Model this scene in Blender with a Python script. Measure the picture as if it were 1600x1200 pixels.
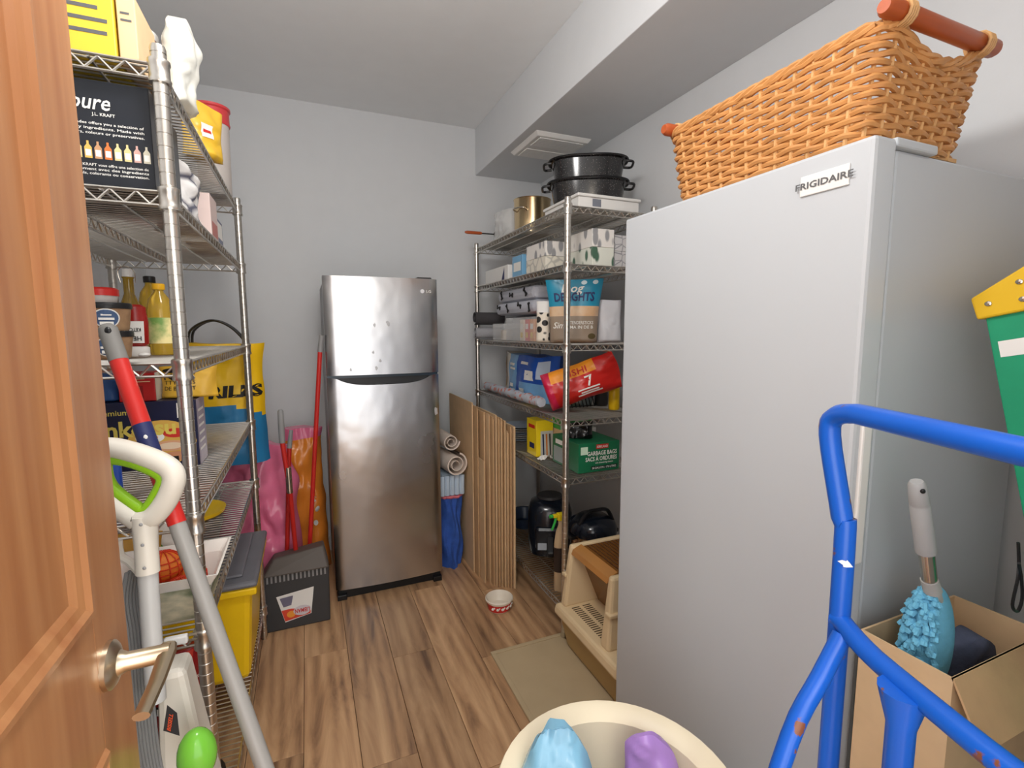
import bpy, math, random
from mathutils import Vector, Matrix, noise
PI=math.pi
random.seed(7)
for o in list(bpy.data.objects): bpy.data.objects.remove(o)
SC=bpy.context.scene; COL=SC.collection

# ------------------------------------------------------------------ camera
FPX=763.56; YAW=0.3975; PITCH=0.11108; ROLL=0.00331; HC=1.45
_f=Vector((math.sin(YAW)*math.cos(PITCH),math.cos(YAW)*math.cos(PITCH),-math.sin(PITCH)))
_r=Vector((math.cos(YAW),-math.sin(YAW),0)); _d=_f.cross(_r)
RX=_r*math.cos(ROLL)+_d*math.sin(ROLL); RD=_d*math.cos(ROLL)-_r*math.sin(ROLL); RF=_f
cam=bpy.data.cameras.new('camera'); co=bpy.data.objects.new('camera',cam); COL.objects.link(co)
cam.sensor_width=36; cam.lens=FPX*36/1600; cam.clip_start=0.02
M4=Matrix.Identity(4)
for i in range(3):
    M4[i][0]=RX[i]; M4[i][1]=-RD[i]; M4[i][2]=-RF[i]
M4[0][3]=0; M4[1][3]=0; M4[2][3]=HC
co.matrix_world=M4; SC.camera=co
def ray(x,y): return RX*((x-800)/FPX)+RD*((y-600)/FPX)+RF
CP=Vector((0,0,HC))
def pZ(x,y,z): d=ray(x,y); return CP+d*((z-HC)/d.z)
def pY(x,y,Y): d=ray(x,y); return CP+d*(Y/d.y)
def pX(x,y,X): d=ray(x,y); return CP+d*(X/d.x)
def pD(x,y,D): return CP+ray(x,y)*D

# ------------------------------------------------------------------ light
SC.view_settings.view_transform='Standard'; SC.view_settings.look='None'
SC.view_settings.gamma=1.0; SC.view_settings.use_curve_mapping=False
SC.view_settings.exposure=0.22
W=bpy.data.worlds.new('hall_light'); SC.world=W; W.use_nodes=True
W.node_tree.nodes['Background'].inputs[0].default_value=(1.0,0.985,0.965,1)
W.node_tree.nodes['Background'].inputs[1].default_value=3.1
def light(name,kind,loc,energy,color,size=.1,rot=None):
    l=bpy.data.lights.new(name,kind); l.energy=energy; l.color=color
    if kind=='AREA': l.shape='DISK'; l.size=size
    elif kind=='POINT': l.shadow_soft_size=size
    o=bpy.data.objects.new(name,l); COL.objects.link(o); o.location=loc
    if rot: o.rotation_euler=rot
    return o
light('hall_lamp','POINT',(-0.05,-1.0,1.95),11,(1.0,0.84,0.64),.07)
light('ceiling_fill_light','POINT',(0.10,0.85,2.34),28,(1.0,0.97,0.94),.12)  # out-of-view fill light, added to brighten the room and ceiling

# ------------------------------------------------------------------ materials
def lin(c):
    out=[]
    for v in c:
        v/=255.0; out.append(v/12.92 if v<=.04045 else ((v+.055)/1.055)**2.4)
    return tuple(out)+(1,)
MATS={}
def mat(name,rgb,rough=.5,metal=0,var=.08,scale=9,bump=0,bscale=60,trans=0,ior=1.45,alpha=1,coat=0,stretch=None,spec=None,rgb2=None,emit=0):
    if name in MATS: return MATS[name]
    m=bpy.data.materials.new(name); m.use_nodes=True; nt=m.node_tree; N=nt.nodes; L=nt.links
    b=N['Principled BSDF']; c=lin(rgb)
    tc=N.new('ShaderNodeTexCoord'); mp=N.new('ShaderNodeMapping')
    L.new(tc.outputs['Object'],mp.inputs[0])
    if stretch: mp.inputs['Scale'].default_value=stretch
    n=N.new('ShaderNodeTexNoise'); n.inputs['Scale'].default_value=scale; n.inputs['Detail'].default_value=4
    L.new(mp.outputs[0],n.inputs[0])
    mx=N.new('ShaderNodeMix'); mx.data_type='RGBA'
    if rgb2: c2=lin(rgb2)
    else: c2=tuple(min(1,v*(1+var*1.5)) for v in c[:3])+(1,)
    c1=c if rgb2 else tuple(v*(1-var*1.5) for v in c[:3])+(1,)
    mx.inputs[6].default_value=c1; mx.inputs[7].default_value=c2
    L.new(n.outputs[0],mx.inputs[0]); L.new(mx.outputs[2],b.inputs['Base Color'])
    b.inputs['Roughness'].default_value=rough; b.inputs['Metallic'].default_value=metal
    b.inputs['Transmission Weight'].default_value=trans; b.inputs['IOR'].default_value=ior; b.inputs['Alpha'].default_value=alpha
    b.inputs['Coat Weight'].default_value=coat
    if spec is not None: b.inputs['Specular IOR Level'].default_value=spec
    if bump:
        n2=N.new('ShaderNodeTexNoise'); n2.inputs['Scale'].default_value=bscale; n2.inputs['Detail'].default_value=3
        L.new(mp.outputs[0],n2.inputs[0]); bp=N.new('ShaderNodeBump'); bp.inputs['Strength'].default_value=bump; bp.inputs['Distance'].default_value=.004
        L.new(n2.outputs[0],bp.inputs['Height']); L.new(bp.outputs[0],b.inputs['Normal'])
    MATS[name]=m; return m
def pattern(name,rgb1,rgb2,scale,kind='voronoi',thr=.5,stretch=(1,1,1),rough=.55,soft=.04,rot=(0,0,0)):
    if name in MATS: return MATS[name]
    m=bpy.data.materials.new(name); m.use_nodes=True; nt=m.node_tree; N=nt.nodes; L=nt.links
    b=N['Principled BSDF']; tc=N.new('ShaderNodeTexCoord'); mp=N.new('ShaderNodeMapping'); L.new(tc.outputs['Object'],mp.inputs[0])
    mp.inputs['Scale'].default_value=stretch; mp.inputs['Rotation'].default_value=rot
    if kind=='voronoi':
        t=N.new('ShaderNodeTexVoronoi'); t.inputs['Scale'].default_value=scale; out=t.outputs['Distance']
    elif kind=='edge':
        t=N.new('ShaderNodeTexVoronoi'); t.feature='DISTANCE_TO_EDGE'; t.inputs['Scale'].default_value=scale; out=t.outputs['Distance']
    elif kind=='wave':
        t=N.new('ShaderNodeTexWave'); t.inputs['Scale'].default_value=scale; t.inputs['Distortion'].default_value=1.5; out=t.outputs['Fac']
    else:
        t=N.new('ShaderNodeTexNoise'); t.inputs['Scale'].default_value=scale; t.inputs['Detail'].default_value=5; out=t.outputs[0]
    L.new(mp.outputs[0],t.inputs[0])
    r=N.new('ShaderNodeValToRGB'); r.color_ramp.elements[0].position=max(0,thr-soft); r.color_ramp.elements[1].position=min(1,thr+soft)
    r.color_ramp.elements[0].color=lin(rgb1); r.color_ramp.elements[1].color=lin(rgb2)
    L.new(out,r.inputs[0]); L.new(r.outputs[0],b.inputs['Base Color']); b.inputs['Roughness'].default_value=rough
    MATS[name]=m; return m

wall_m=mat('wall_paint',(216,218,220),.85,var=.02,bump=.06,bscale=180)
ceil_m=mat('ceiling_paint',(238,240,241),.9,var=.02,bump=.08,bscale=120)
white_gloss=mat('white_enamel',(190,194,198),.28,var=.015,scale=3)
white_pl=mat('white_plastic',(226,224,220),.4,var=.03)
chrome=mat('chrome_wire',(205,200,192),.28,1,var=.1,scale=30)
black_pl=mat('black_plastic',(22,22,24),.4,var=.1)
dark_pl=mat('charcoal_plastic',(52,51,52),.5,var=.12)
grey_pl=mat('grey_plastic',(140,140,140),.45,var=.05)
cord_m=mat('grey_cord',(128,129,130),.5,var=.05)
card_m=mat('cardboard',(200,164,122),.85,var=.12,scale=14,bump=.1,bscale=90)
card2_m=mat('cardboard_light',(214,182,142),.85,var=.1,scale=14)
paper_m=mat('white_paper',(232,230,226),.7,var=.03)
red_m=mat('red_paint',(196,40,34),.35,var=.06)
txt_w=mat('white_print',(240,238,232),.6,var=.01); txt_k=mat('black_print',(24,22,22),.6,var=.02)
steel_m=mat('polished_steel',(200,192,180),.22,1,var=.06)
clear_m=mat('clear_plastic',(235,236,236),.15,var=.02,alpha=.22)
frost_m=mat('frosted_plastic',(222,214,208),.35,var=.04,alpha=.72)
yellow_m=mat('yellow_plastic',(240,196,22),.35,var=.05)
navy_m=mat('navy_print',(34,42,92),.5,var=.1)
blue_paint=mat('blue_enamel',(22,92,196),.3,var=.12,scale=6,bump=.05,bscale=40)
def add_rust(m):
    nt=m.node_tree; N=nt.nodes; L=nt.links; b=N['Principled BSDF']; src=b.inputs['Base Color'].links[0].from_socket
    tc=N.new('ShaderNodeTexCoord'); n=N.new('ShaderNodeTexNoise'); n.inputs['Scale'].default_value=26; n.inputs['Detail'].default_value=5; L.new(tc.outputs['Object'],n.inputs[0])
    r=N.new('ShaderNodeValToRGB'); r.color_ramp.elements[0].position=.655; r.color_ramp.elements[1].position=.68; L.new(n.outputs[0],r.inputs[0])
    mx=N.new('ShaderNodeMix'); mx.data_type='RGBA'; L.new(r.outputs[0],mx.inputs[0]); L.new(src,mx.inputs[6]); mx.inputs[7].default_value=lin((128,78,54)); L.new(mx.outputs[2],b.inputs['Base Color'])
add_rust(blue_paint)
oil_m=mat('cooking_oil',(222,186,70),.12,var=.06,trans=.55,ior=1.4)
glass_m=mat('clear_glass',(235,238,236),.05,var=.02,trans=.8,ior=1.45)

def wood_floor():
    m=bpy.data.materials.new('wood_plank'); m.use_nodes=True; nt=m.node_tree; N=nt.nodes; L=nt.links; b=N['Principled BSDF']
    tc=N.new('ShaderNodeTexCoord'); oi=N.new('ShaderNodeObjectInfo'); mul=N.new('ShaderNodeVectorMath'); mul.operation='SCALE'
    cb=N.new('ShaderNodeCombineXYZ'); L.new(oi.outputs['Random'],cb.inputs[0]); L.new(oi.outputs['Random'],cb.inputs[1])
    L.new(cb.outputs[0],mul.inputs[0]); mul.inputs['Scale'].default_value=37
    add=N.new('ShaderNodeVectorMath'); L.new(tc.outputs['Object'],add.inputs[0]); L.new(mul.outputs[0],add.inputs[1])
    mp=N.new('ShaderNodeMapping'); mp.inputs['Scale'].default_value=(5.5,.8,1); L.new(add.outputs[0],mp.inputs[0])
    n=N.new('ShaderNodeTexNoise'); n.inputs['Scale'].default_value=2.2; n.inputs['Detail'].default_value=8; n.inputs['Roughness'].default_value=.62; n.inputs['Distortion'].default_value=.7
    L.new(mp.outputs[0],n.inputs[0])
    w=N.new('ShaderNodeTexWave'); w.inputs['Scale'].default_value=1.1; w.inputs['Distortion'].default_value=7; w.inputs['Detail'].default_value=3; w.inputs['Detail Scale'].default_value=.8; L.new(mp.outputs[0],w.inputs[0])
    r=N.new('ShaderNodeValToRGB'); e=r.color_ramp.elements; e[0].position=.28; e[0].color=lin((112,82,60)); e[1].position=.72; e[1].color=lin((206,168,128))
    x=e.new(.46); x.color=lin((172,134,98))
    mixf=N.new('ShaderNodeMath'); mixf.operation='MULTIPLY_ADD'; mixf.inputs[1].default_value=.13; L.new(w.outputs['Fac'],mixf.inputs[0])
    sub=N.new('ShaderNodeMath'); sub.operation='MULTIPLY_ADD'; sub.inputs[1].default_value=.95; sub.inputs[2].default_value=-.04; L.new(n.outputs[0],sub.inputs[0]); L.new(sub.outputs[0],mixf.inputs[2])
    L.new(mixf.outputs[0],r.inputs[0])
    hsv=N.new('ShaderNodeHueSaturation'); mr=N.new('ShaderNodeMapRange'); mr.inputs[3].default_value=.86; mr.inputs[4].default_value=1.24
    L.new(oi.outputs['Random'],mr.inputs[0]); L.new(mr.outputs[0],hsv.inputs['Value']); L.new(r.outputs[0],hsv.inputs['Color'])
    L.new(hsv.outputs[0],b.inputs['Base Color']); b.inputs['Roughness'].default_value=.42
    bp=N.new('ShaderNodeBump'); bp.inputs['Strength'].default_value=.12; bp.inputs['Distance'].default_value=.002; L.new(n.outputs[0],bp.inputs['Height']); L.new(bp.outputs[0],b.inputs['Normal'])
    return m
def door_wood():
    m=bpy.data.materials.new('door_wood'); m.use_nodes=True; nt=m.node_tree; N=nt.nodes; L=nt.links; b=N['Principled BSDF']
    tc=N.new('ShaderNodeTexCoord'); mp=N.new('ShaderNodeMapping'); mp.inputs['Scale'].default_value=(20,20,1.1); L.new(tc.outputs['Object'],mp.inputs[0])
    n=N.new('ShaderNodeTexNoise'); n.inputs['Scale'].default_value=2; n.inputs['Detail'].default_value=6; L.new(mp.outputs[0],n.inputs[0])
    r=N.new('ShaderNodeValToRGB'); e=r.color_ramp.elements; e[0].position=.3; e[0].color=lin((156,100,60)); e[1].position=.75; e[1].color=lin((178,126,82))
    L.new(n.outputs[0],r.inputs[0]); L.new(r.outputs[0],b.inputs['Base Color']); b.inputs['Roughness'].default_value=.34; b.inputs['Coat Weight'].default_value=.25; b.inputs['Coat Roughness'].default_value=.2
    return m
def stainless():
    m=bpy.data.materials.new('brushed_stainless'); m.use_nodes=True; nt=m.node_tree; N=nt.nodes; L=nt.links; b=N['Principled BSDF']
    tc=N.new('ShaderNodeTexCoord'); mp=N.new('ShaderNodeMapping'); mp.inputs['Scale'].default_value=(2.2,1,1.6); L.new(tc.outputs['Object'],mp.inputs[0])
    n=N.new('ShaderNodeTexNoise'); n.inputs['Scale'].default_value=2.6; n.inputs['Detail'].default_value=2; L.new(mp.outputs[0],n.inputs[0])
    bp=N.new('ShaderNodeBump'); bp.inputs['Strength'].default_value=.35; bp.inputs['Distance'].default_value=.012; L.new(n.outputs[0],bp.inputs['Height']); L.new(bp.outputs[0],b.inputs['Normal'])
    b.inputs['Base Color'].default_value=lin((188,188,190)); b.inputs['Metallic'].default_value=1
    n2=N.new('ShaderNodeTexNoise'); n2.inputs['Scale'].default_value=3; n2.inputs['Detail'].default_value=5; L.new(tc.outputs['Object'],n2.inputs[0])
    mr=N.new('ShaderNodeMapRange'); mr.inputs[3].default_value=.16; mr.inputs[4].default_value=.34; L.new(n2.outputs[0],mr.inputs[0]); L.new(mr.outputs[0],b.inputs['Roughness'])
    b.inputs['Anisotropic'].default_value=.6
    return m
wood_m=wood_floor(); door_m=door_wood(); inox_m=stainless()

# ------------------------------------------------------------------ mesh helpers
class B:
    def __init__(s): s.v=[]; s.f=[]; s.m=[]
    def add(s,vs,fs,mi=0):
        k=len(s.v); s.v+= [tuple(p) for p in vs]; s.f+=[tuple(i+k for i in f) for f in fs]; s.m+=[mi]*len(fs); return s
    def box(s,x0,x1,y0,y1,z0,z1,mi=0):
        return s.add([(x0,y0,z0),(x1,y0,z0),(x1,y1,z0),(x0,y1,z0),(x0,y0,z1),(x1,y0,z1),(x1,y1,z1),(x0,y1,z1)],
            [(3,2,1,0),(4,5,6,7),(0,1,5,4),(1,2,6,5),(2,3,7,6),(3,0,4,7)],mi)
    def hexa(s,bot,top,mi=0):
        n=len(bot); return s.add(list(bot)+list(top),[tuple(range(n-1,-1,-1)),tuple(range(n,2*n))]+[(i,(i+1)%n,n+(i+1)%n,n+i) for i in range(n)],mi)
    def tube(s,path,r,n=8,closed=False,mi=0,flat=1.0):
        P=[Vector(p) for p in path]; k=len(P); rs=r if isinstance(r,(list,tuple)) else [r]*k
        vs=[]; up=None
        for i in range(k):
            if closed: t=P[(i+1)%k]-P[i-1]
            else: t=P[min(i+1,k-1)]-P[max(i-1,0)]
            t.normalize()
            if up is None:
                up=Vector((0,0,1)) if abs(t.z)<.9 else Vector((1,0,0))
            a=(up-t*up.dot(t)).normalized(); b2=t.cross(a); up=a
            for j in range(n):
                an=2*PI*(j+.5)/n; vs.append(P[i]+a*math.cos(an)*rs[i]*flat+b2*math.sin(an)*rs[i])
        fs=[]
        for i in range(k if closed else k-1):
            for j in range(n):
                i2=(i+1)%k; fs.append((i*n+j,i*n+(j+1)%n,i2*n+(j+1)%n,i2*n+j))
        if not closed: fs+=[tuple(range(n-1,-1,-1)),tuple(range((k-1)*n,k*n))]
        return s.add(vs,fs,mi)
    def lathe(s,prof,n=24,c=(0,0,0),sx=1,sy=1,mi=0,cap=True,mfun=None,power=None):
        vs=[]; k=len(prof)
        for r,z in prof:
            for j in range(n):
                a=2*PI*j/n; ca,sa=math.cos(a),math.sin(a)
                if power:
                    ca=math.copysign(abs(ca)**power,ca); sa=math.copysign(abs(sa)**power,sa)
                vs.append((c[0]+r*ca*sx,c[1]+r*sa*sy,c[2]+z))
        for i in range(k-1):
            fs=[(i*n+j,i*n+(j+1)%n,(i+1)*n+(j+1)%n,(i+1)*n+j) for j in range(n)]
            kk=len(s.v) if i==0 else kk
            if i==0: s.v+=vs
            s.f+=[tuple(q+kk for q in f) for f in fs]; s.m+=[mfun(i) if mfun else mi]*len(fs)
        if cap:
            s.f.append(tuple(kk+j for j in range(n-1,-1,-1))); s.m.append(mfun(0) if mfun else mi)
            s.f.append(tuple(kk+(k-1)*n+j for j in range(n))); s.m.append(mfun(k-2) if mfun else mi)
        return s
    def ball(s,c,rx,ry,rz,n=14,k=9,mi=0):
        return s.lathe([(math.sin(PI*i/k)*1.0 if 0<i<k else .02,-math.cos(PI*i/k)*rz) for i in range(k+1)],n,c,rx,ry,mi)
    def grid(s,nu,nv,fn,mi=0,mfun=None,flip=False):
        k=len(s.v)
        for j in range(nv+1):
            for i in range(nu+1): s.v.append(tuple(fn(i/nu,j/nv)))
        for j in range(nv):
            for i in range(nu):
                a=k+j*(nu+1)+i; f=(a,a+1,a+nu+2,a+nu+1)
                s.f.append(f[::-1] if flip else f); s.m.append(mfun((i+.5)/nu,(j+.5)/nv) if mfun else mi)
        return s
    def xf(s,M,k=0):
        for i in range(k,len(s.v)): s.v[i]=tuple(M@Vector(s.v[i]))
        return s
def obj(name,b,mats,parent=None,loc=None,rz=0,smooth=False,bevel=0,rot=None,sub=0):
    me=bpy.data.meshes.new(name); me.from_pydata(b.v,[],b.f); 
    if not isinstance(mats,(list,tuple)): mats=[mats]
    for m in mats: me.materials.append(m)
    if len(mats)>1: me.polygons.foreach_set('material_index',b.m)
    me.validate(); me.update()
    if smooth:
        me.polygons.foreach_set('use_smooth',[True]*len(me.polygons))
        me.set_sharp_from_angle(angle=math.radians(38))
    o=bpy.data.objects.new(name,me); COL.objects.link(o)
    if parent: o.parent=parent
    if loc: o.location=loc
    if rot: o.rotation_euler=rot
    elif rz: o.rotation_euler=(0,0,rz)
    if bevel:
        md=o.modifiers.new('bevel','BEVEL'); md.width=bevel; md.segments=2; md.limit_method='ANGLE'; md.angle_limit=.6
    if sub:
        md=o.modifiers.new('sub','SUBSURF'); md.levels=sub; md.render_levels=sub
    return o
def link(name,src,parent=None,loc=None,rz=0):
    o=bpy.data.objects.new(name,src.data); COL.objects.link(o)
    for md in src.modifiers:
        if md.type=='BEVEL':
            q=o.modifiers.new('bevel','BEVEL'); q.width=md.width; q.segments=2; q.limit_method='ANGLE'; q.angle_limit=.6
    if parent: o.parent=parent
    if loc: o.location=loc
    if rz: o.rotation_euler=(0,0,rz)
    return o
def tag(o,label,cat,group=None):
    o['label']=label; o['category']=cat
    if group: o['group']=group
    return o
def thing(name,label,cat,loc=(0,0,0),rz=0,group=None,rot=None):
    o=bpy.data.objects.new(name,None); COL.objects.link(o); o.location=loc; o.empty_display_size=.05
    o.rotation_euler=rot if rot else (0,0,rz)
    return tag(o,label,cat,group)
def struct(o): o['kind']='structure'; return o
def bez(pts,n=8):
    P=[Vector(p) for p in pts]; out=[]
    for i in range(len(P)-1):
        p0=P[max(i-1,0)];p1=P[i];p2=P[i+1];p3=P[min(i+2,len(P)-1)]
        for j in range(n):
            t=j/n; out.append(.5*((2*p1)+(p2-p0)*t+(2*p0-5*p1+4*p2-p3)*t*t+(3*p1-p0-3*p2+p3)*t**3))
    out.append(P[-1]); return out
# text as flat print lying on a face; frame = (origin, u, v) in parent's local space
def text_mesh(s,h,width=None,shear=0,bold=0,spacing=1):
    cu=bpy.data.curves.new('t','FONT'); cu.body=s; cu.size=1; cu.resolution_u=2; cu.shear=shear; cu.offset=bold; cu.align_x='CENTER'; cu.space_character=spacing
    o=bpy.data.objects.new('t',cu); COL.objects.link(o); dg=bpy.context.evaluated_depsgraph_get(); dg.update()
    me=bpy.data.meshes.new_from_object(o.evaluated_get(dg)); bpy.data.objects.remove(o)
    vs=[v.co.copy() for v in me.vertices]; fs=[tuple(p.vertices) for p in me.polygons]; bpy.data.meshes.remove(me)
    if not vs: return [],[]
    xs=[v.x for v in vs]; w=max(xs)-min(xs); cx=(max(xs)+min(xs))/2
    k=h/.72; kx=k if not width else width/w
    return [((v.x-cx)*kx,(v.y-.35)*k) for v in vs],fs
FR={'-Y':lambda w,d,h:(Vector((-w/2,-d/2,0)),Vector((1,0,0)),Vector((0,0,1)),w,h),
    '+Y':lambda w,d,h:(Vector((w/2,d/2,0)),Vector((-1,0,0)),Vector((0,0,1)),w,h),
    '-X':lambda w,d,h:(Vector((-w/2,d/2,0)),Vector((0,-1,0)),Vector((0,0,1)),d,h),
    '+X':lambda w,d,h:(Vector((w/2,-d/2,0)),Vector((0,1,0)),Vector((0,0,1)),d,h),
    'T':lambda w,d,h:(Vector((-w/2,-d/2,h)),Vector((1,0,0)),Vector((0,1,0)),w,d)}
def text(root,dims,face,u,v,s,h,m,width=None,shear=0,bold=.01,ang=0,lift=.0012,name='lettering'):
    O,U,V,fw,fh=FR[face](*dims); n=U.cross(V); ca,sa=math.cos(ang),math.sin(ang)
    vs,fs=text_mesh(s,h,width,shear,bold)
    if not vs: return
    b=B(); b.add([O+U*(u*fw+x*ca-y*sa)+V*(v*fh+x*sa+y*ca)+n*lift for x,y in vs],fs)
    return obj(name,b,m,root)
def patch(root,dims,face,u0,u1,v0,v1,m,lift=.0006,name='printed_panel',shape='rect'):
    O,U,V,fw,fh=FR[face](*dims); n=U.cross(V); b=B()
    if shape=='rect': pts=[(u0,v0),(u1,v0),(u1,v1),(u0,v1)]
    elif shape=='ell':
        pts=[((u0+u1)/2+(u1-u0)/2*math.cos(a),(v0+v1)/2+(v1-v0)/2*math.sin(a)) for a in [2*PI*i/28 for i in range(28)]]
    else: pts=shape
    b.add([O+U*(p[0]*fw)+V*(p[1]*fh)+n*lift for p in pts],[tuple(range(len(pts)))])
    return obj(name,b,m,root)
def carton(name,label,cat,x0,x1,y0,y1,z0,h,m,group=None,rz=0,bevel=.002):
    w,d=x1-x0,y1-y0
    o=obj(name,B().box(-w/2,w/2,-d/2,d/2,0,h),m,loc=((x0+x1)/2,(y0+y1)/2,z0),rz=rz,bevel=bevel)
    tag(o,label,cat,group); return o,(w,d,h)
# soft bag, upright, front faces -Y locally
class Pouch:
    def __init__(s,w,h,d,seed=0,crump=.008,fat=.35,pinch=1.0,taper=0,waves=0,slump=0):
        s.__dict__.update(locals())
    def half(s,u,v):
        a=max(0,1-abs(2*u-1)**2.6)**.5
        lo=min(1,v/.05+.25) if s.fat>0 else 1
        prof=(1-v**3.0*s.pinch)*lo
        return s.d/2*a*max(prof,.02)
    def pt(s,u,v,side):
        wid=s.w*(1-s.taper*(v-.5)); x=(u-.5)*wid*(1-.06*math.sin(PI*v)); z=v*s.h-s.slump*s.h*(2*u-1)**2*v
        y=side*s.half(u,v)
        q=Vector((x*9+s.seed*3.1,z*9,side*2+s.seed))
        k=s.crump*(1-abs(2*u-1)**4)
        y+=side*(noise.noise(q)*k+abs(noise.noise(q*2.7))*k*.7)+s.waves*math.sin(u*9)*v*v
        q2=Vector((x*9+s.seed*3.1,z*9,s.seed*1.7))
        return Vector((x+noise.noise(q2*.8)*s.crump*.8*v,y,z+noise.noise(q2*.7+Vector((9,0,0)))*s.crump*v))
    def build(s,nu=18,nv=22,mfun=None):
        b=B(); b.grid(nu,nv,lambda u,v:s.pt(u,v,-1),mfun=mfun)
        b.grid(nu,nv,lambda u,v:s.pt(u,v,1),mfun=mfun,flip=True)
        for e in (0,1): b.grid(nu,2,lambda u,v,e=e:s.pt(u,e,-1).lerp(s.pt(u,e,1),v),mfun=(lambda u,v,e=e:mfun(u,e)) if mfun else None,flip=(e==0))
        return b
    def text(s,root,u,v,st,h,m,width=None,shear=0,bold=.01,ang=0,lift=.0035):
        vs,fs=text_mesh(st,h,width,shear,bold); ca,sa=math.cos(ang),math.sin(ang); b=B(); out=[]
        for x,y in vs:
            X,Y=x*ca-y*sa,x*sa+y*ca; p=s.pt(min(.98,max(.02,u+X/s.w)),min(.99,max(.01,v+Y/s.h)),-1); out.append(p+Vector((0,-lift,0)))
        if out: obj('lettering',b.add(out,fs),m,root)
    def patch(s,root,u0,u1,v0,v1,m,lift=.002,ell=False,name='printed_panel'):
        b=B()
        if ell:
            n=20; ring=[[s.pt((u0+u1)/2+(u1-u0)/2*r*math.cos(2*PI*i/n),(v0+v1)/2+(v1-v0)/2*r*math.sin(2*PI*i/n),-1)+Vector((0,-lift,0)) for i in range(n)] for r in (.01,.5,1)]
            vs=sum(ring,[]); b.add(vs,[(k*n+i,k*n+(i+1)%n,(k+1)*n+(i+1)%n,(k+1)*n+i) for k in range(2) for i in range(n)])
            for k,f in enumerate(b.f): b.f[k]=f[::-1]
        else: b.grid(6,5,lambda a,c:s.pt(u0+(u1-u0)*a,v0+(v1-v0)*c,-1)+Vector((0,-lift,0)))
        obj(name,b,m,root,smooth=True)
def pouch_thing(name,label,cat,p,mats,loc,rz,group=None,mfun=None,rot=None,nu=18,nv=22):
    o=obj(name,p.build(nu,nv,mfun),mats,loc=loc,rz=rz,rot=rot,smooth=False)
    o.data.polygons.foreach_set('use_smooth',[True]*len(o.data.polygons))
    return tag(o,label,cat,group)

# ------------------------------------------------------------------ room shell
XL,XR,YB,ZC=-.80,1.63,3.33,2.81
SX,SZ=1.13,2.505
struct(obj('wall_back',B().box(XL-.1,XR+.1,YB,YB+.1,-.05,ZC+.05),wall_m))
struct(obj('wall_right',B().box(XR,XR+.1,-.12,YB,-.05,ZC+.05),wall_m))
struct(obj('wall_left',B().box(XL-.1,XL,-.12,YB,-.05,ZC+.05),wall_m))
struct(obj('wall_front',B().box(XL,-.33,-.13,-.01,0,ZC).box(.60,XR,-.13,-.01,0,ZC).box(-.33,.60,-.13,-.01,2.07,ZC),wall_m))
struct(obj('ceiling',B().box(XL-.1,XR+.1,-.13,YB+.1,ZC,ZC+.1),ceil_m))
struct(obj('trim_1',B().box(SX,XR,-.01,YB,SZ,ZC),wall_m,bevel=.003))['label']='boxed-in soffit under the ceiling along the right wall'
floor=struct(obj('floor',B().box(XL-.1,XR+.1,-1.2,YB+.1,-.08,-.009),mat('subfloor',(60,46,36),.8)))
PW,PL=.182,1.21
pl=B().box(-PW/2+.0008,PW/2-.0008,-PL/2+.0008,PL/2-.0008,-.010,0)
first=None; ri=0; x=XL+PW/2
while x-PW/2<XR:
    y=-1.2+((ri*.437)%1)*PL-PL/2+.1
    while y-PL/2<YB:
        if first is None: first=obj('plank',pl,wood_m,floor,loc=(x,y,0),bevel=.0012); 
        else: link('plank',first,floor,loc=(x,y,0))
        y+=PL
    x+=PW; ri+=1
for n,b in (('baseboard_back',B().box(XL,XR,YB-.012,YB,0,.10)),('baseboard_left',B().box(XL,XL+.012,0,YB-.012,0,.10)),('baseboard_right',B().box(XR-.012,XR,0,YB-.012,0,.10))):
    struct(obj(n,b,white_pl,bevel=.003))
# ------------------------------------------------------------------ door
DX=-.27; DT=.036; D0,D1=.03,.868; DH=2.03
door=bpy.data.objects.new('door_1',None); COL.objects.link(door); door.location=(0,0,0); struct(door)
door['label']='open orange-brown wooden panel door with a steel lever'
zs=[(.008,.24),(.90,1.085),(1.90,DH)]; ST=.113
for y0,y1 in ((D0,D0+ST),(D1-ST,D1)): obj('stile',B().box(DX-DT,DX,y0,y1,.008,DH),door_m,door,bevel=.0015)
for z0,z1 in zs: obj('rail',B().box(DX-DT,DX,D0+ST,D1-ST,z0,z1),door_m,door)
for z0,z1 in ((.24,.90),(1.085,1.90)):
    obj('panel',B().box(DX-DT+.008,DX-.008,D0+ST,D1-ST,z0,z1),door_m,door)
    y0,y1=D0+ST,D1-ST; w=.036
    prof=[(0,.000),(.004,.006),(.012,.0065),(.018,.001),(.028,-.002),(.036,-.008)]
    for k in range(4):
        b=B(); c=[(y0,z0),(y1,z0),(y1,z1),(y0,z1)]; ii=[(1,1),(-1,1),(-1,-1),(1,-1)]
        A,Cn=c[k],c[(k+1)%4]; ia,ic=ii[k],ii[(k+1)%4]
        vs=[(DX+h,A[0]+ia[0]*t,A[1]+ia[1]*t) for t,h in prof]+[(DX+h,Cn[0]+ic[0]*t,Cn[1]+ic[1]*t) for t,h in prof]
        n=len(prof); b.add(vs,[(i,i+1,n+i+1,n+i) for i in range(n-1)])
        obj('moulding',b,door_m,door,smooth=False)
brass=mat('satin_nickel',(206,190,164),.3,1,var=.05)
hp=pX(168,1040,DX)
hd=obj('handle',B().lathe([(.032,0),(.032,.006),(.027,.010),(.017,.014),(.0125,.022),(.0125,.072)],28).xf(Matrix.Translation((DX,hp.y,hp.z))@Matrix.Rotation(PI/2,4,'Y')),brass,door,smooth=True)
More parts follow.
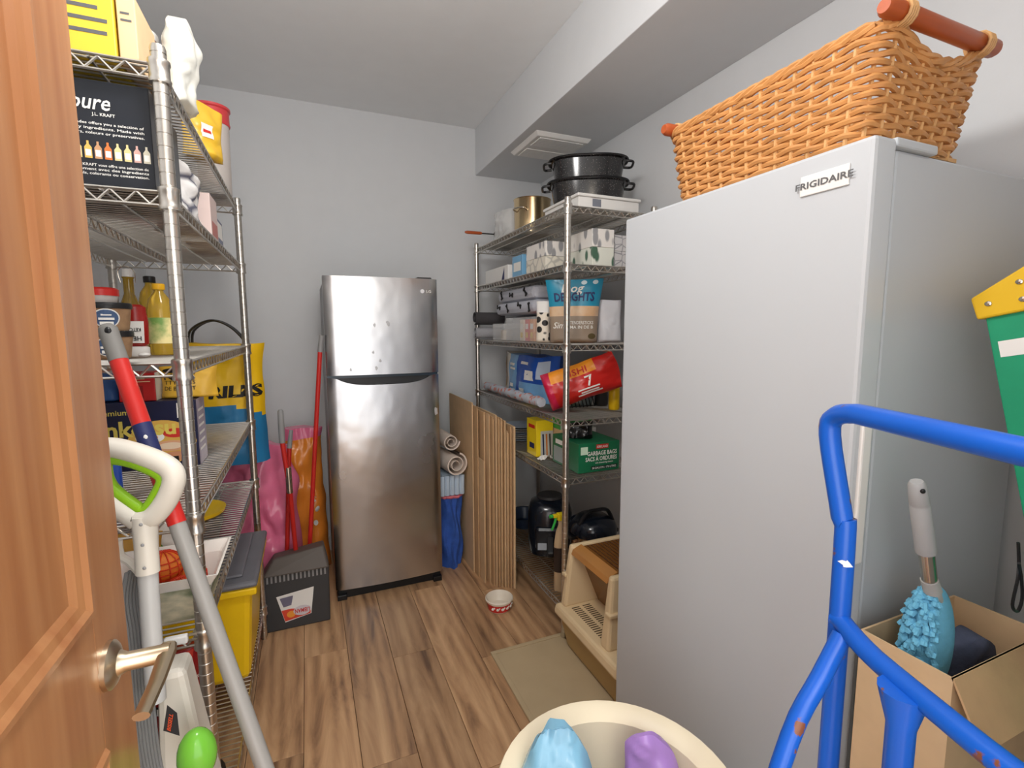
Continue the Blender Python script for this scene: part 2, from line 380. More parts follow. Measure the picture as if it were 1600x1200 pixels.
obj('lever',B().tube([(DX+.066,hp.y+.012,hp.z+.004),(DX+.069,hp.y-.003,hp.z+.002),(DX+.070,hp.y-.06,hp.z-.002),(DX+.068,hp.y-.12,hp.z-.004)],[.0115,.0115,.010,.0095],10,flat=.62),brass,hd,smooth=True)
obj('latch_plate',B().box(DX-.028,DX-.008,D1,D1+.0012,hp.z-.03,hp.z+.03),brass,door)

# ------------------------------------------------------------------ wire racks
RD_,RLN=.455,1.22     # depth (x), length (y) between posts
ZS=[1.98,1.735,1.385,1.045,.775,.16]
def shelf_parts():
    d=B(); n=52
    for i in range(n+1):
        y=.018+(RLN-.036)*i/n; d.tube([(0,y,-.003),(RD_,y,-.003)],.0023,6)
    for x in (RD_*.25,RD_*.75): d.tube([(x,0,-.0075),(x,RLN,-.0075)],.0028,6)
    def truss(L,nz):
        b=B(); b.tube([(0,0,-.004),(0,L,-.004)],.0032,6); b.tube([(0,0,-.031),(0,L,-.031)],.0032,6)
        pts=[(0,.012+(L-.024)*i/nz,-.006 if i%2==0 else -.029) for i in range(nz+1)]
        for i in range(nz): b.tube([pts[i],pts[i+1]],.0022,5)
        return b
    col=B().lathe([(.0152,-.040),(.0195,-.040),(.0205,-.034),(.0185,-.030),(.0185,-.006),(.0205,-.002),(.0195,.004),(.0152,.006)],16)
    return d,truss(RLN,56),truss(RD_,20),col
_d,_tl,_ts,_c=shelf_parts()
post=B()
pr=[(.0100,0),(.0100,.012),(.0145,.014)]
z=.04
while z<2.0:
    pr+=[(.0145,z-.0016),(.0136,z-.0008),(.0136,z+.0008),(.0145,z+.0016)]; z+=.0254
pr+=[(.0145,2.005),(.0125,2.012)]
post.lathe(pr,14)
proto={}
def rack(name,label,ox,oy):
    t=thing(name,label,'shelving rack',(ox,oy,0),0,'chrome wire racks')
    for i,(x,y) in enumerate(((0,0),(RD_,0),(0,RLN),(RD_,RLN))):
        if 'post' not in proto: proto['post']=obj('post',post,chrome,t,loc=(x,y,0),smooth=True)
        else: link('post',proto['post'],t,loc=(x,y,0))
    for z in ZS:
        if 'shelf' not in proto:
            s=proto['shelf']=obj('shelf',_d,chrome,t,loc=(0,0,z),smooth=True)
            proto['tl']=obj('truss',_tl,chrome,s,loc=(0,0,0)); link('truss',proto['tl'],s,loc=(RD_,0,0)); link('truss',proto['tl'],s,loc=(RD_/2,0,-.004))
            proto['ts']=obj('truss',_ts,chrome,s,loc=(0,0,0),rz=-PI/2); link('truss',proto['ts'],s,loc=(0,RLN,0),rz=-PI/2)
            proto['c']=obj('collar',_c,chrome,s,smooth=True)
            for p in ((RD_,0),(0,RLN),(RD_,RLN)): link('collar',proto['c'],s,loc=(*p,0))
        else:
            s=link('shelf',proto['shelf'],t,loc=(0,0,z))
            for x in (0,RD_,RD_/2): link('truss',proto['tl'],s,loc=(x,0,0 if x!=RD_/2 else -.004))
            for y in (0,RLN): link('truss',proto['ts'],s,loc=(0,y,0),rz=-PI/2)
            for p in ((0,0),(RD_,0),(0,RLN),(RD_,RLN)): link('collar',proto['c'],s,loc=(*p,0))
    return t
LX0,LY0=-.245-RD_,1.23
RX0,RY0=1.06,1.90
rack('wire_rack','tall chrome wire rack of pantry food behind the wooden door',LX0,LY0)
rack('wire_rack','tall chrome wire rack of supplies under the soffit',RX0,RY0)
T1,T2,T3,T4,T5,T6=[z+.0005 for z in ZS]

# ------------------------------------------------------------------ steel fridge
fx0,fx1,fy=.088,.672,2.66
fr=thing('refrigerator','stainless steel top-freezer refrigerator against the back wall','refrigerator',((fx0+fx1)/2,fy,0))
fw=fx1-fx0
def bowed(w,z0,z1,bow,th,nu=24,notch=None):
    b=B(); nv=1 if not notch else 14
    def fn(u,v):
        x=(u-.5)*w; e=min(1,min(u,1-u)/.035); y=-bow*(1-(2*u-1)**2)-.010*(e**.5)
        top=z1
        if notch:
            q=max(0,1-(abs(2*u-1)/.86)**4); top=z1-notch*q
        return (x,y,z0+(top-z0)*v)
    b.grid(nu,nv,fn)
    n=len(b.v); b.grid(nu,1,lambda u,v:((u-.5)*w,th,z0+(z1-z0)*v),flip=True)
    b.grid(nu,1,lambda u,v:(fn(u,1)[0],fn(u,1)[1]*(1-v)+th*v,fn(u,1)[2]*(1-v)+z1*v if not notch else fn(u,1)[2]))
    b.grid(nu,1,lambda u,v:(fn(u,0)[0],fn(u,0)[1]*(1-v)+th*v,z0),flip=True)
    for sgn in (0,1): b.grid(1,1,lambda u,v,s=sgn:(fn(s,v)[0],fn(s,0)[1]*(1-u)+th*u,z0+(z1-z0)*v),flip=(sgn==0))
    return b
obj('body',B().box(-fw/2+.004,fw/2-.004,.062,.60,.03,1.70),dark_pl if False else mat('fridge_side_grey',(150,150,152),.45,var=.04),fr,bevel=.004)
ZSP=1.205
fd=obj('freezer_door',bowed(fw,ZSP+.012,1.722,.016,.056),inox_m,fr,smooth=True)
ld=obj('fridge_door',bowed(fw,.06,ZSP,.016,.056,notch=.042),inox_m,fr,smooth=True)
obj('handle_recess',B().box(-fw/2+.03,fw/2-.03,.012,.052,ZSP-.050,ZSP+.010),black_pl,fr)
obj('door_gap_trim',B().box(-fw/2+.004,fw/2-.004,.004,.056,ZSP-.004,ZSP+.013),mat('blue_black_trim',(40,58,74),.3),fr)
obj('plinth',B().box(-fw/2+.01,fw/2-.01,.012,.59,.0,.055),black_pl,fr,bevel=.004)
for sx in (-1,1): obj('hinge_foot',B().box(sx*(fw/2-.03)-.025,sx*(fw/2-.03)+.025,-.012,.05,.0,.03),black_pl,fr,bevel=.004)
obj('hinge_cover',B().box(fw/2-.10,fw/2-.02,.03,.12,1.70,1.735),dark_pl,fr,bevel=.005)
lg=obj('logo_disc',B().lathe([(.011,0),(.011,.0015)],20).xf(Matrix.Translation((fw/2-.085,-.0245,1.655))@Matrix.Rotation(PI/2,4,'X')),mat('logo_silver',(225,225,228),.3,var=.02),fr)
text(fr,(fw,0,1.7),'-Y',(fw-.050)/fw,1.655/1.7,'LG',.016,txt_w,lift=.0235)
smear=mat('dried_smear',(222,222,222),.8,var=.05,alpha=.5)
for i,(px,py,s) in enumerate(((585,508,1),(606,505,1.3),(583,551,.8),(594,564,.8),(588,575,.9),(548,578,.7),(682,642,1.2))):
    p=pY(px,py,2.64); u=(p.x-fx0)/fw; yy=-.016*(1-(2*u-1)**2)-.0108; k=.011*s; dz=.028 if i==6 else .014*s
    n=9; b=B(); pts=[]
    for j in range(n):
        a=2*PI*j/n; rr=.55+.6*random.random(); pts.append((p.x-(fx0+fx1)/2+k*rr*math.cos(a)*.8,yy-.0004,p.z+dz*rr*math.sin(a)))
    obj('smear',b.add(pts,[tuple(range(n))]),smear,fr)

# ------------------------------------------------------------------ white upright freezer
zx,zy0,zy1,zh=.965,.598,1.352,1.80
zz=thing('upright_freezer','tall white upright freezer with a brand badge beside the right wall','freezer',((zx+1.58)/2,(zy0+zy1)/2,0))
ox,oy=(zx+1.58)/2,(zy0+zy1)/2
def zb(x0,x1,y0,y1,z0,z1): return B().box(x0-ox,x1-ox,y0-oy,y1-oy,z0,z1)
obj('cabinet',zb(zx+.085,1.60,zy0+.014,zy1-.014,.05,zh-.012),white_gloss,zz,bevel=.006)
dr=obj('door',zb(zx,zx+.065,zy0,zy1,.07,zh),white_gloss,zz,bevel=.008)
obj('door_seal',zb(zx+.065,zx+.085,zy0+.02,zy1-.02,.08,zh-.02),mat('seal_grey',(180,180,180),.6),zz)
obj('hinge_cap',zb(zx+.07,zx+.20,zy0+.004,zy0+.11,zh-.012,zh+.006),white_gloss,zz,bevel=.004)
obj('plinth',zb(zx+.05,1.58,zy0+.03,zy1-.03,0,.07),grey_pl,zz)
p=pX(1354,800,zx)
obj('edge_handle',zb(zx+.018,zx+.046,zy0-.007,zy0+.004,.98,1.275),white_pl,dr,bevel=.004)
b0=pX(1255,288,zx); b1=pX(1318,284,zx)
bd=obj('badge',zb(zx-.004,zx,min(b0.y,b1.y)-.012,max(b0.y,b1.y)+.004,b0.z-.026,b0.z+.014),white_pl,dr,bevel=.0015)
yc=(b0.y+b1.y)/2-.004
text(bd,(2*(ox-zx),2*.3,1.8),'-X',.5+(oy-yc)/.6,(b0.z-.006)/1.8,'FRIGIDAIRE',.013,mat('grey_print',(90,90,92),.5),width=.118,lift=.0052,bold=.02)

# ------------------------------------------------------------------ wicker basket on the freezer
bx0,bx1,by0,by1,bz=1.00,1.345,.622,1.20,zh+.008
wick=mat('wicker',(200,142,84),.45,var=.22,scale=22,bump=.2,bscale=120); wick2=mat('wicker_pale',(214,166,110),.5,var=.2,scale=25)
bk=thing('wicker_basket','honey-coloured wicker basket with wooden end handles on the white freezer','basket',((bx0+bx1)/2,(by0+by1)/2,bz))
BW,BD,BH=bx1-bx0,by1-by0,.198
def rrect(w,d,r,n):
    per=[]; L=2*(w+d)
    for i in range(n):
        s=i/n*L
        if s<w: p=(-w/2+s,-d/2)
        elif s<w+d: p=(w/2,-d/2+s-w)
        elif s<2*w+d: p=(w/2-(s-w-d),d/2)
        else: p=(-w/2,d/2-(s-2*w-d))
        per.append(p)
    out=[]
    for q in range(n):
        k=max(1,int(n*r/L)); sx=sum(per[(q+j)%n][0] for j in range(-k,k+1))/(2*k+1); sy=sum(per[(q+j)%n][1] for j in range(-k,k+1))/(2*k+1); out.append((sx,sy))
    return out
NS=42; rows=15
def rim_dip(x,y):     # the ends dip below the handles
    e=max(0,abs(y)/(BD/2)-.93)/.07; return .0
for r in range(rows):
    v=(r+.5)/rows; fl=1-.10*(1-v); ring=rrect(BW*fl,BD*fl,.05,NS*4); pts=[]
    for i,(x,y) in enumerate(ring):
        a=i/(NS*4)*NS*PI+r*PI; off=.0042*math.cos(a); l=math.hypot(x/BW,y/BD)
        nx,ny=(x/BW)**5*1e3,(y/BD)**5*1e3; q=math.hypot(nx,ny) or 1
        top=BH*v
        if abs(y)>BD*.44: top-= .038*v**3*max(0,1-(x/(BW*.36))**2)
        pts.append((x+nx/q*off,y+ny/q*off,.004+top+.0012*math.sin(i*.7+r)))
    obj('weave_strand',B().tube(pts,.0062,6,closed=True),wick,bk,smooth=True)
st=rrect(BW,BD,.05,NS)
for i,(x,y) in enumerate(st):
    top=BH-.004
    if abs(y)>BD*.44: top-=.038*max(0,1-(x/(BW*.36))**2)
    obj('stake',B().tube([(x*.9,y*.9,.002),(x*.99,y*.99,top)],.0046,6),wick2,bk,smooth=True)
pts=[]
for i,(x,y) in enumerate(rrect(BW*1.005,BD*1.005,.05,120)):
    top=BH+.004
    if abs(y)>BD*.44: top-=.038*max(0,1-(x/(BW*.36))**2)
    pts.append((x,y,top))
for k in range(3): obj('rim_braid',B().tube([(x*(1+.012*math.cos(i*.9+k*2.1)),y*(1+.012*math.cos(i*.9+k*2.1)),z+.006*math.sin(i*.9+k*2.1)) for i,(x,y,z) in enumerate(pts)],.006,6,closed=True),wick,bk,smooth=True)
obj('base',B().box(-BW*.45,BW*.45,-BD*.45,BD*.45,.0,.008),wick2,bk)
hw=mat('handle_wood',(176,84,40),.35,var=.15,scale=12,stretch=(1,8,8))
for s in (-1,1):
    h=obj('handle',B().lathe([(.012,-.185),(.017,-.175),(.0165,0),(.017,.175),(.012,.185)],16).xf(Matrix.Translation((0,s*(BD/2+.006),BH+.022))@Matrix.Rotation(PI/2,4,'Y')),hw,bk,smooth=True)
    for sx in (-1,1):
        bb=B()
        for k in range(4): bb.tube([(sx*.13+.006*k-.01+.0,s*(BD/2+.006)+.021*math.cos(a),BH+.020+.021*math.sin(a)) for a in [2*PI*j/12 for j in range(12)]],.0035,5,closed=True)
        obj('binding',bb,wick2,h,smooth=True)

# ------------------------------------------------------------------ exhaust vent in the soffit
vt=thing('exhaust_fan','square white exhaust fan grille set in the soffit underside','vent',(1.352,2.645,SZ))
obj('frame',B().hexa([(-.155,-.165,-.022),(.155,-.165,-.022),(.155,.165,-.022),(-.155,.165,-.022)],[(-.172,-.182,0),(.172,-.182,0),(.172,.182,0),(-.172,.182,0)]),white_pl,vt,bevel=.004)
for k in range(26):
    y=-.145+k*.0116
    if abs(k-12.5)<2: continue
    obj('louvre',B().box(-.135,.135,y-.0035,y+.0035,-.0262,-.021),white_pl,vt)

# ------------------------------------------------------------------ soft bags, brooms and dustpan in the back corner
pinkm=mat('pink_plastic',(240,122,158),.22,var=.15,bump=.5,bscale=14); orgm=mat('orange_plastic',(246,144,54),.22,var=.15,bump=.5,bscale=14)
p=Pouch(.40,.84,.22,3,.055,pinch=.6,taper=.30); pouch_thing('plastic_bag','large bulging pink plastic bag behind the dustpan','bag',p,pinkm,(-.27,2.87,0),0,nu=26,nv=30)
p=Pouch(.23,.88,.20,8,.04,pinch=.6,taper=.25); o=pouch_thing('plastic_bag','large orange plastic bag behind the red broom handles','bag',p,[orgm,pinkm],(-.045,3.12,0),0,nu=26,nv=30,mfun=lambda u,v:1 if v>.93 else 0)
for u,v in ((.70,.52),(.78,.45),(.74,.36)): p.patch(o,u-.05,u+.05,v-.02,v+.02,txt_w,ell=True,name='printed_mark')
# dustpan
dp=thing('dustpan','black upright dustpan with a printed sticker below a red handle','dustpan',(-.095,2.50,0))
prof=[(-.145,0),(.145,0),(.150,.27),(-.150,.27)]
obj('pan',B().hexa([(-.145,-.012,0),(.145,-.012,0),(.145,.10,0),(-.145,.10,0)],[(-.150,.02,.27),(.150,.02,.27),(.150,.12,.27),(-.150,.12,.27)]),dark_pl,dp,bevel=.006)
hoodb=B(); hoodb.hexa([(-.150,.0,.27),(.150,.0,.27),(.150,.12,.27),(-.150,.12,.27)],[(-.10,.04,.345),(.13,.035,.375),(.13,.11,.375),(-.10,.11,.345)])
obj('hood',hoodb,mat('brown_grey_plastic',(86,78,72),.45,var=.1),dp,bevel=.008)
for k in range(15):
    x=-.13+k*.0186; obj('comb_tooth',B().box(x-.004,x+.004,.012,.022,.235,.275),grey_pl,dp)
sk=obj('sticker',B().add([(-.095,.0058,.165),(.075,.0058,.185),(.058,-.006,.055),(-.060,-.008,.035)],[(0,3,2,1)]),paper_m,dp)
obj('sticker_band',B().add([(-.075,-.0022,.095),(.06,.0,.10),(.055,-.0074,.057),(-.06,-.0088,.04)],[(0,3,2,1)]),mat('sticker_red',(214,66,40),.5),sk)
obj('sticker_oval',B().add([(.018+.040*math.cos(a),-.0085+.1185*(.024*math.sin(a)),.082+.024*math.sin(a)) for a in [2*PI*i/24 for i in range(24)]],[tuple(range(24))]),mat('sticker_grey',(206,200,206),.5),sk)
obj('sticker_orange',B().add([(-.032+.020*math.cos(a),-.0086+.1185*(.016*math.sin(a)),.072+.016*math.sin(a)) for a in [2*PI*i/20 for i in range(20)]],[tuple(range(20))]),mat('sticker_amber',(234,150,50),.5),sk)
obj('sticker_picture',B().add([(-.08,.0018,.155),(-.02,.0018,.160),(-.03,-.002,.115),(-.065,-.002,.11)],[(0,3,2,1)]),mat('sticker_slate',(112,108,128),.5),sk)
vs,fs=text_mesh('LIBMAN',.028,.095,bold=.02)
obj('lettering',B().add([(.018-x*.7,-.0105-y*.115,.082-y*.7) for x,y in vs],[f for f in fs]),red_m,sk)
ph=B().tube([(-.0,.085,.34),pY(453,765,2.50)-Vector((-.095,2.50,0)),pY(441,690,2.50)-Vector((-.095,2.50,0))],.0115,10)
h=obj('handle',ph,red_m,dp,smooth=True)
q1=pY(450,730,2.50)-Vector((-.095,2.5,0)); q2=pY(453,770,2.50)-Vector((-.095,2.5,0))
obj('clamp',B().tube([q1,q2],.0145,10),steel_m,h,smooth=True)
q1=pY(441,692,2.50)-Vector((-.095,2.5,0)); q2=pY(438,640,2.5)-Vector((-.095,2.5,0))
obj('grip',B().tube([q1,q1.lerp(q2,.5),q1.lerp(q2,.95),q2],[.0135,.0145,.0135,.008],10),grey_pl,h,smooth=True)
br=thing('broom','broom with a long red handle leaning beside the steel fridge','broom',(-.02,2.66,0))
a=pY(483,880,2.66); c=pY(500,550,2.64); d=pY(502.5,524,2.64); O=Vector((-.02,2.66,0))
a2=Vector((a.x-.01,2.68,.14))
obj('handle',B().tube([a2-O,c-O],.0115,10),red_m,br,smooth=True); obj('grip',B().tube([c-O,d-O],[.0135,.012],10),grey_pl,br,smooth=True)
obj('head',B().hexa([(-.09,-.03,.10),(.07,-.03,.10),(.07,.05,.10),(-.09,.05,.10)],[(-.04,.0,.16),(.04,.0,.16),(.04,.04,.16),(-.04,.04,.16)]),red_m,br,bevel=.006)
bb=B()
for k in range(160):
    x=random.uniform(-.085,.065); y=random.uniform(-.025,.045); bb.tube([(x,y,.105),(x*1.15,y*1.2,0.002)],.0022,4)
obj('bristles',bb,dark_pl,br)['kind']='stuff'
b2=thing('broom_stick','short red stick with a grey tip half hidden behind the dustpan handle','stick',(-.09,2.80,0))
a=pY(452,700,2.70); c=pY(455,672,2.70); O=Vector((-.09,2.80,0))
obj('handle',B().tube([Vector((-.16,2.68,.02))-O,a-O],.0115,10),red_m,b2,smooth=True); obj('grip',B().tube([a-O,c-O],[.013,.010],10),grey_pl,b2,smooth=True)

# ------------------------------------------------------------------ beside the fridge: textiles and flattened boxes
def roll(name,label,cat,c,L,r,m,rot,turns=2.6,group=None,sq=1):
    b=B(); path=[]; n=46
    for i in range(n+1):
        a=turns*2*PI*i/n; rr=r*(.25+.75*i/n); path.append((rr*math.cos(a),rr*math.sin(a)*sq))
    th=r*.13
    for s in (0,1): b.grid(n,1,lambda u,v,s=s:(path[round(u*n)][0]*(1-s*th/r),path[round(u*n)][1]*(1-s*th/r),(v-.5)*L),flip=bool(s))
    for e in (-.5,.5): b.grid(n,1,lambda u,v,e=e:(path[round(u*n)][0]*(1-v*th/r),path[round(u*n)][1]*(1-v*th/r),e*L))
    o=obj(name,b,m,loc=c,rot=rot,smooth=True); return tag(o,label,cat,group)
terry=mat('cream_terry',(226,212,200),.95,var=.06,bump=.5,bscale=220)
quiltm=mat('blue_quilt',(52,92,178),.85,var=.25,scale=24,bump=.6,bscale=45)
q=thing('moving_blanket','blue quilted moving blanket with pink binding folded between fridge and boxes','blanket',(.768,2.86,0))
def qf(off):
    def f(u,v):
        a=(u-.5)*2; x=.068*a; y=-.14*math.cos(a*1.3)*(1)+.14; z=v*.445
        return (x+off[0]+.008*math.sin(v*9+u*5),-.10+y*.5+off[1]+.010*math.sin(z*23+u*9)+.006*math.sin(u*24),z)
    return f
for i,off in enumerate(((0,0),(.004,.05),(-.004,.10),(0,.15))):
    b=B(); b.grid(18,24,qf(off)); b.grid(18,24,lambda u,v,o=off:Vector(qf(o)(u,v))+Vector((0,.042,0)),flip=True)
    b.grid(18,1,lambda u,v,o=off:Vector(qf(o)(u,1))+Vector((0,.042*v,0)))
    for s in (0,1): b.grid(1,24,lambda u,v,o=off,s=s:Vector(qf(o)(s,v))+Vector((0,.042*u,0)))
    f=obj('fold',b,quiltm,q,smooth=True)
    bb=B(); bb.tube([Vector(qf(off)(u/12,1))+Vector((0,-.002,.004)) for u in range(13)],.009,6); obj('binding',bb,mat('pink_binding',(206,110,120),.8),f,smooth=True)
sh=mat('pale_blue_cloth',(186,204,222),.9,var=.1)
t=thing('folded_sheet','pale blue folded sheet standing on the blue quilted blanket','sheet',(.772,2.86,.462))
for k in range(5): obj('fold',B().tube(bez([(-.06+k*.03,-.085,.0),(-.062+k*.03,-.09,.06),(-.058+k*.03,-.085,.118)],5),.0155,8,flat=1.0),sh,t,smooth=True)
obj('core',B().box(-.06,.06,-.08,.09,0,.118),sh,t,bevel=.01)
roll('rolled_towel','cream terry towel roll lying on the pale blue sheet','towel',(.772,2.87,.655),.28,.075,terry,(PI/2,0,.12),turns=2.2)
roll('rolled_towel','cream towel roll on top of the other towel roll','towel',(.765,2.89,.785),.24,.055,terry,(PI/2,0,.05),turns=2.0)
# flattened cardboard boxes standing on edge
sheets=[(.868,.008,2.66,3.14,1.03),(.879,.008,2.60,3.12,1.01),(.890,.009,2.52,3.15,.72),(.901,.010,2.55,3.10,.99),(.914,.009,2.50,3.16,.985),(.926,.008,2.47,3.05,.975),
 (.938,.010,2.46,3.12,.985),(.951,.009,2.45,3.1,.975),(.964,.010,2.44,3.0,.97),(.978,.012,2.43,3.08,.955),(.992,.010,2.42,3.0,.90),(1.005,.009,2.41,3.1,.925),(1.022,.014,2.40,3.05,.925)]
for i,(x,t_,y0,y1,h) in enumerate(sheets):
    m=card_m if i%2 else card2_m
    b=B(); 
    g=thing('cardboard_sheet',{0:'tall flattened cardboard box standing next to the folded towels',2:'short flattened cardboard box between taller ones',12:'thick flattened cardboard box nearest the supply rack front'}.get(i,'') or 'flattened brown cardboard box standing on edge against the wire rack','cardboard',(x,y0,0),0,'flattened cardboard boxes')
    n=6
    for s,(dx) in enumerate((-t_*.27,t_*.27)):
        bb=B(); bb.grid(2,n,lambda u,v,dx=dx:(dx-t_*.17,u*(y1-y0),v*h),flip=True); 
        wob=.0016*math.sin(i*2.3+s)
        bb=B().hexa([(dx-t_*.19,0,0),(dx+t_*.19,0,0),(dx+t_*.19,y1-y0,0),(dx-t_*.19,y1-y0,0)],[(dx-t_*.19+wob,.004*s,h-.012*s*(i%3)),(dx+t_*.19+wob,.004*s,h-.012*s*(i%3)),(dx+t_*.19+wob,y1-y0,h-.012*s*(i%3)),(dx-t_*.19+wob,y1-y0,h-.012*s*(i%3))])
        obj('ply',bb,m,g)
    obj('fold_crease',B().tube([(0,-.001,0),(.0008,-.001,h*.5),(0,-.001,h*.985)],t_*.30,6),card_m if i%3 else card2_m,g)
# pet bowl
bw=thing('pet_bowl','white pet bowl with a red dog-print band on the floor by the boxes','bowl',(.868,2.25,0))
obj('bowl',B().lathe([(.050,0),(.056,.004),(.0615,.030),(.066,.052),(.072,.056),(.073,.062),(.069,.066),(.064,.060),(.058,.034),(.045,.020),(.002,.018)],36,cap=True),mat('cream_ceramic',(232,222,206),.35,var=.02),bw,smooth=True)
obj('red_band',B().lathe([(.0572,.007),(.0618,.029),(.0648,.046)],36,cap=False),mat('band_red',(204,50,44),.4),bw,smooth=True)
for k in range(7):
    a=-PI/2-.9+k*.42; r=.0617; bb=B(); bb.ball((r*math.cos(a),r*math.sin(a),.028),.009,.003,.008,8,6); bb.ball(((r+.001)*math.cos(a+.14),(r+.001)*math.sin(a+.14),.034),.005,.003,.005,8,6); bb.xf(Matrix.Identity(4)); obj('dog_print',bb,txt_w,bw)

# ------------------------------------------------------------------ litter box, mat
beige=mat('beige_plastic',(222,198,158),.4,var=.04); tan=mat('tan_plastic',(176,146,92),.4,var=.06); brown=mat('smoked_plastic',(134,88,42),.25,var=.1,alpha=.9)
tag(obj('floor_mat',B().box(.70,1.06,1.40,1.93,.0,.006).box(.70,1.06,1.91,1.93,.006,.010).box(.70,.72,1.40,1.91,.006,.010),mat('mat_beige',(186,166,132),.8,var=.06,bump=.1),bevel=.002),'thin beige rubber mat beside the litter box','mat')
lb=thing('litter_box','beige covered litter box with smoked brown hood beside the freezer','litter box',(1.22,1.635,.006))
X0,X1,Y0,Y1=-.20,.22,-.235,.225
obj('tray',B().hexa([(X0+.02,Y0+.02,0),(X1-.02,Y0+.02,0),(X1-.02,Y1-.02,0),(X0+.02,Y1-.02,0)],[(X0-.012,Y0-.01,.165),(X1,Y0-.01,.165),(X1,Y1+.01,.165),(X0-.012,Y1+.01,.165)]),tan,lb,bevel=.02)
obj('rim',B().hexa([(X0-.035,Y0-.02,.16),(X1+.01,Y0-.02,.16),(X1+.01,Y1+.012,.16),(X0-.035,Y1+.012,.16)],[(X0-.025,Y0-.012,.205),(X1,Y0-.012,.205),(X1,Y1+.008,.205),(X0-.025,Y1+.008,.205)]),beige,lb,bevel=.012)
for s,(ya,yb) in enumerate(((Y0+.075,Y0+.135),(Y1-.045,Y1))):
    yt=(ya+.03,yb) if s==0 else (ya,yb-.012)
    ck=obj('hood_side',B().hexa([(X0-.005,ya,.20),(X1-.02,ya,.20),(X1-.02,yb,.20),(X0-.005,yb,.20)],[(X0+.03,yt[0],.485),(X1-.03,yt[0],.485),(X1-.03,yt[1],.485),(X0+.03,yt[1],.485)]),beige,lb,bevel=.012)
    obj('side_ledge',B().box(X0+.004,X1-.02,ya+.004 if s==0 else yb-.03,ya+.04 if s==0 else yb+.002,.335,.35),beige,ck,bevel=.004)
obj('hood_back',B().box(X1-.05,X1-.02,Y0+.10,Y1-.04,.20,.485),beige,lb,bevel=.008)
ho=obj('smoked_hood',B().hexa([(X0+.17,Y0+.136,.20),(X1-.05,Y0+.136,.20),(X1-.05,Y1-.045,.20),(X0+.17,Y1-.045,.20)],[(X0+.055,Y0+.136,.478),(X1-.05,Y0+.136,.478),(X1-.05,Y1-.045,.478),(X0+.055,Y1-.045,.478)]),brown,lb,bevel=.003)
for k in range(14):
    x=X0+.10+k*.019; obj('top_ridge',B().box(x,x+.006,Y0+.15,Y1-.055,.478,.4815),mat('smoked_dark',(96,56,24),.35),ho)
obj('hood_lip',B().hexa([(X0+.025,Y0+.136,.450),(X0+.075,Y0+.136,.470),(X0+.075,Y1-.046,.470),(X0+.025,Y1-.046,.450)],[(X0+.034,Y0+.136,.470),(X0+.075,Y0+.136,.488),(X0+.075,Y1-.046,.488),(X0+.034,Y1-.046,.470)]),mat('smoked_lip',(176,122,64),.3),ho)
for k in range(18):
    y=Y0+.15+k*.0142
    for x in (X0+.02,X0+.075): obj('grate_slot',B().box(x,x+.038,y,y+.0055,.2045,.2062),mat('slot_dark',(88,70,46),.7),lb)
# ------------------------------------------------------------------ tub with bags
tb=thing('laundry_tub','round cream plastic tub holding bags in front of the freezer','tub',(.522,.712,0))
obj('shell',B().lathe([(.165,0),(.17,.01),(.205,.50),(.236,.535),(.244,.543),(.240,.551),(.220,.549),(.198,.53),(.162,.02),(.01,.015)],48),mat('cream_plastic',(236,224,196),.38,var=.03),tb,smooth=True)
blue_film=mat('blue_film',(126,178,206),.2,var=.12,bump=.4,bscale=20)
pq=Pouch(.19,.27,.10,14,.035,pinch=.97,taper=.5,slump=.25); pouch_thing('plastic_bag','crumpled translucent blue plastic bag inside the cream tub','bag',pq,blue_film,(.440,.81,.37),-.35,nu=26,nv=26)
pq=Pouch(.12,.24,.09,17,.03,pinch=.97,taper=.5,slump=.2); pouch_thing('plastic_bag','crumpled lilac plastic bag inside the cream tub','bag',pq,mat('lilac_film',(166,130,200),.25,var=.1,bump=.3,bscale=20),(.638,.755,.37),-.6,nu=22,nv=22)
obj('inner_pile',B().lathe([(.178,.30),(.17,.35),(.01,.36)],30),mat('pale_cloth',(200,204,206),.9),tb)

# ------------------------------------------------------------------ blue hand truck
ht=thing('hand_truck','worn blue tubular hand truck in front of the cardboard box','hand truck',(.70,.30,0))
O=Vector((.70,.30,0))
A0=pD(1297,672,.75); A1=pD(1318,832,.745); A2=pD(1310,1130,.74)
Bm=pD(1600,712,.48)
dirv=(Bm-A0); dirv.z=0; dirv.normalize()
wid=.36
far=A0+dirv*wid
def P(t,z,off=0):     # t along the width, from the left tube
    base=A0.lerp(A1,0); return Vector((A0.x,A0.y,0))+dirv*t+Vector((0,0,z))+Vector((off,0,0))
left=bez([P(.05,A0.z+.034),P(.012,A0.z+.024),P(0,A0.z-.008),P(.022,A1.z+.02,.018),P(.028,A1.z-.03,.022),P(.028,.6,.022),P(.028,.16,.022)],5)
right=bez([P(wid-.05,A0.z+.034),P(wid-.012,A0.z+.024),P(wid,A0.z-.008),P(wid-.022,A1.z+.02,.018),P(wid-.028,A1.z-.03,.022),P(wid-.028,.6,.022),P(wid-.028,.16,.022)],5)
loop=left[::-1]+right
fm=obj('frame',B().tube([p-O for p in loop],.0148,12),blue_paint,ht,smooth=True)
for z in (1.0,.66,.32):
    obj('crossbar',B().tube([p-O for p in bez([P(.028,z,.022),P(.08,z-.008,.016),P(.14,z-.010,.014),P(wid-.08,z-.008,.016),P(wid-.028,z,.022)],5)],[.017]*1+[.0145]*19+[.017],12),blue_paint,ht,smooth=True)
obj('centre_strut',B().tube([p-O for p in [P(wid/2-.02,.99,.004),P(wid/2-.02,.94,.006),P(wid/2-.02,.2,.010)]],[.028,.0165,.0155],12),blue_paint,ht,smooth=True)
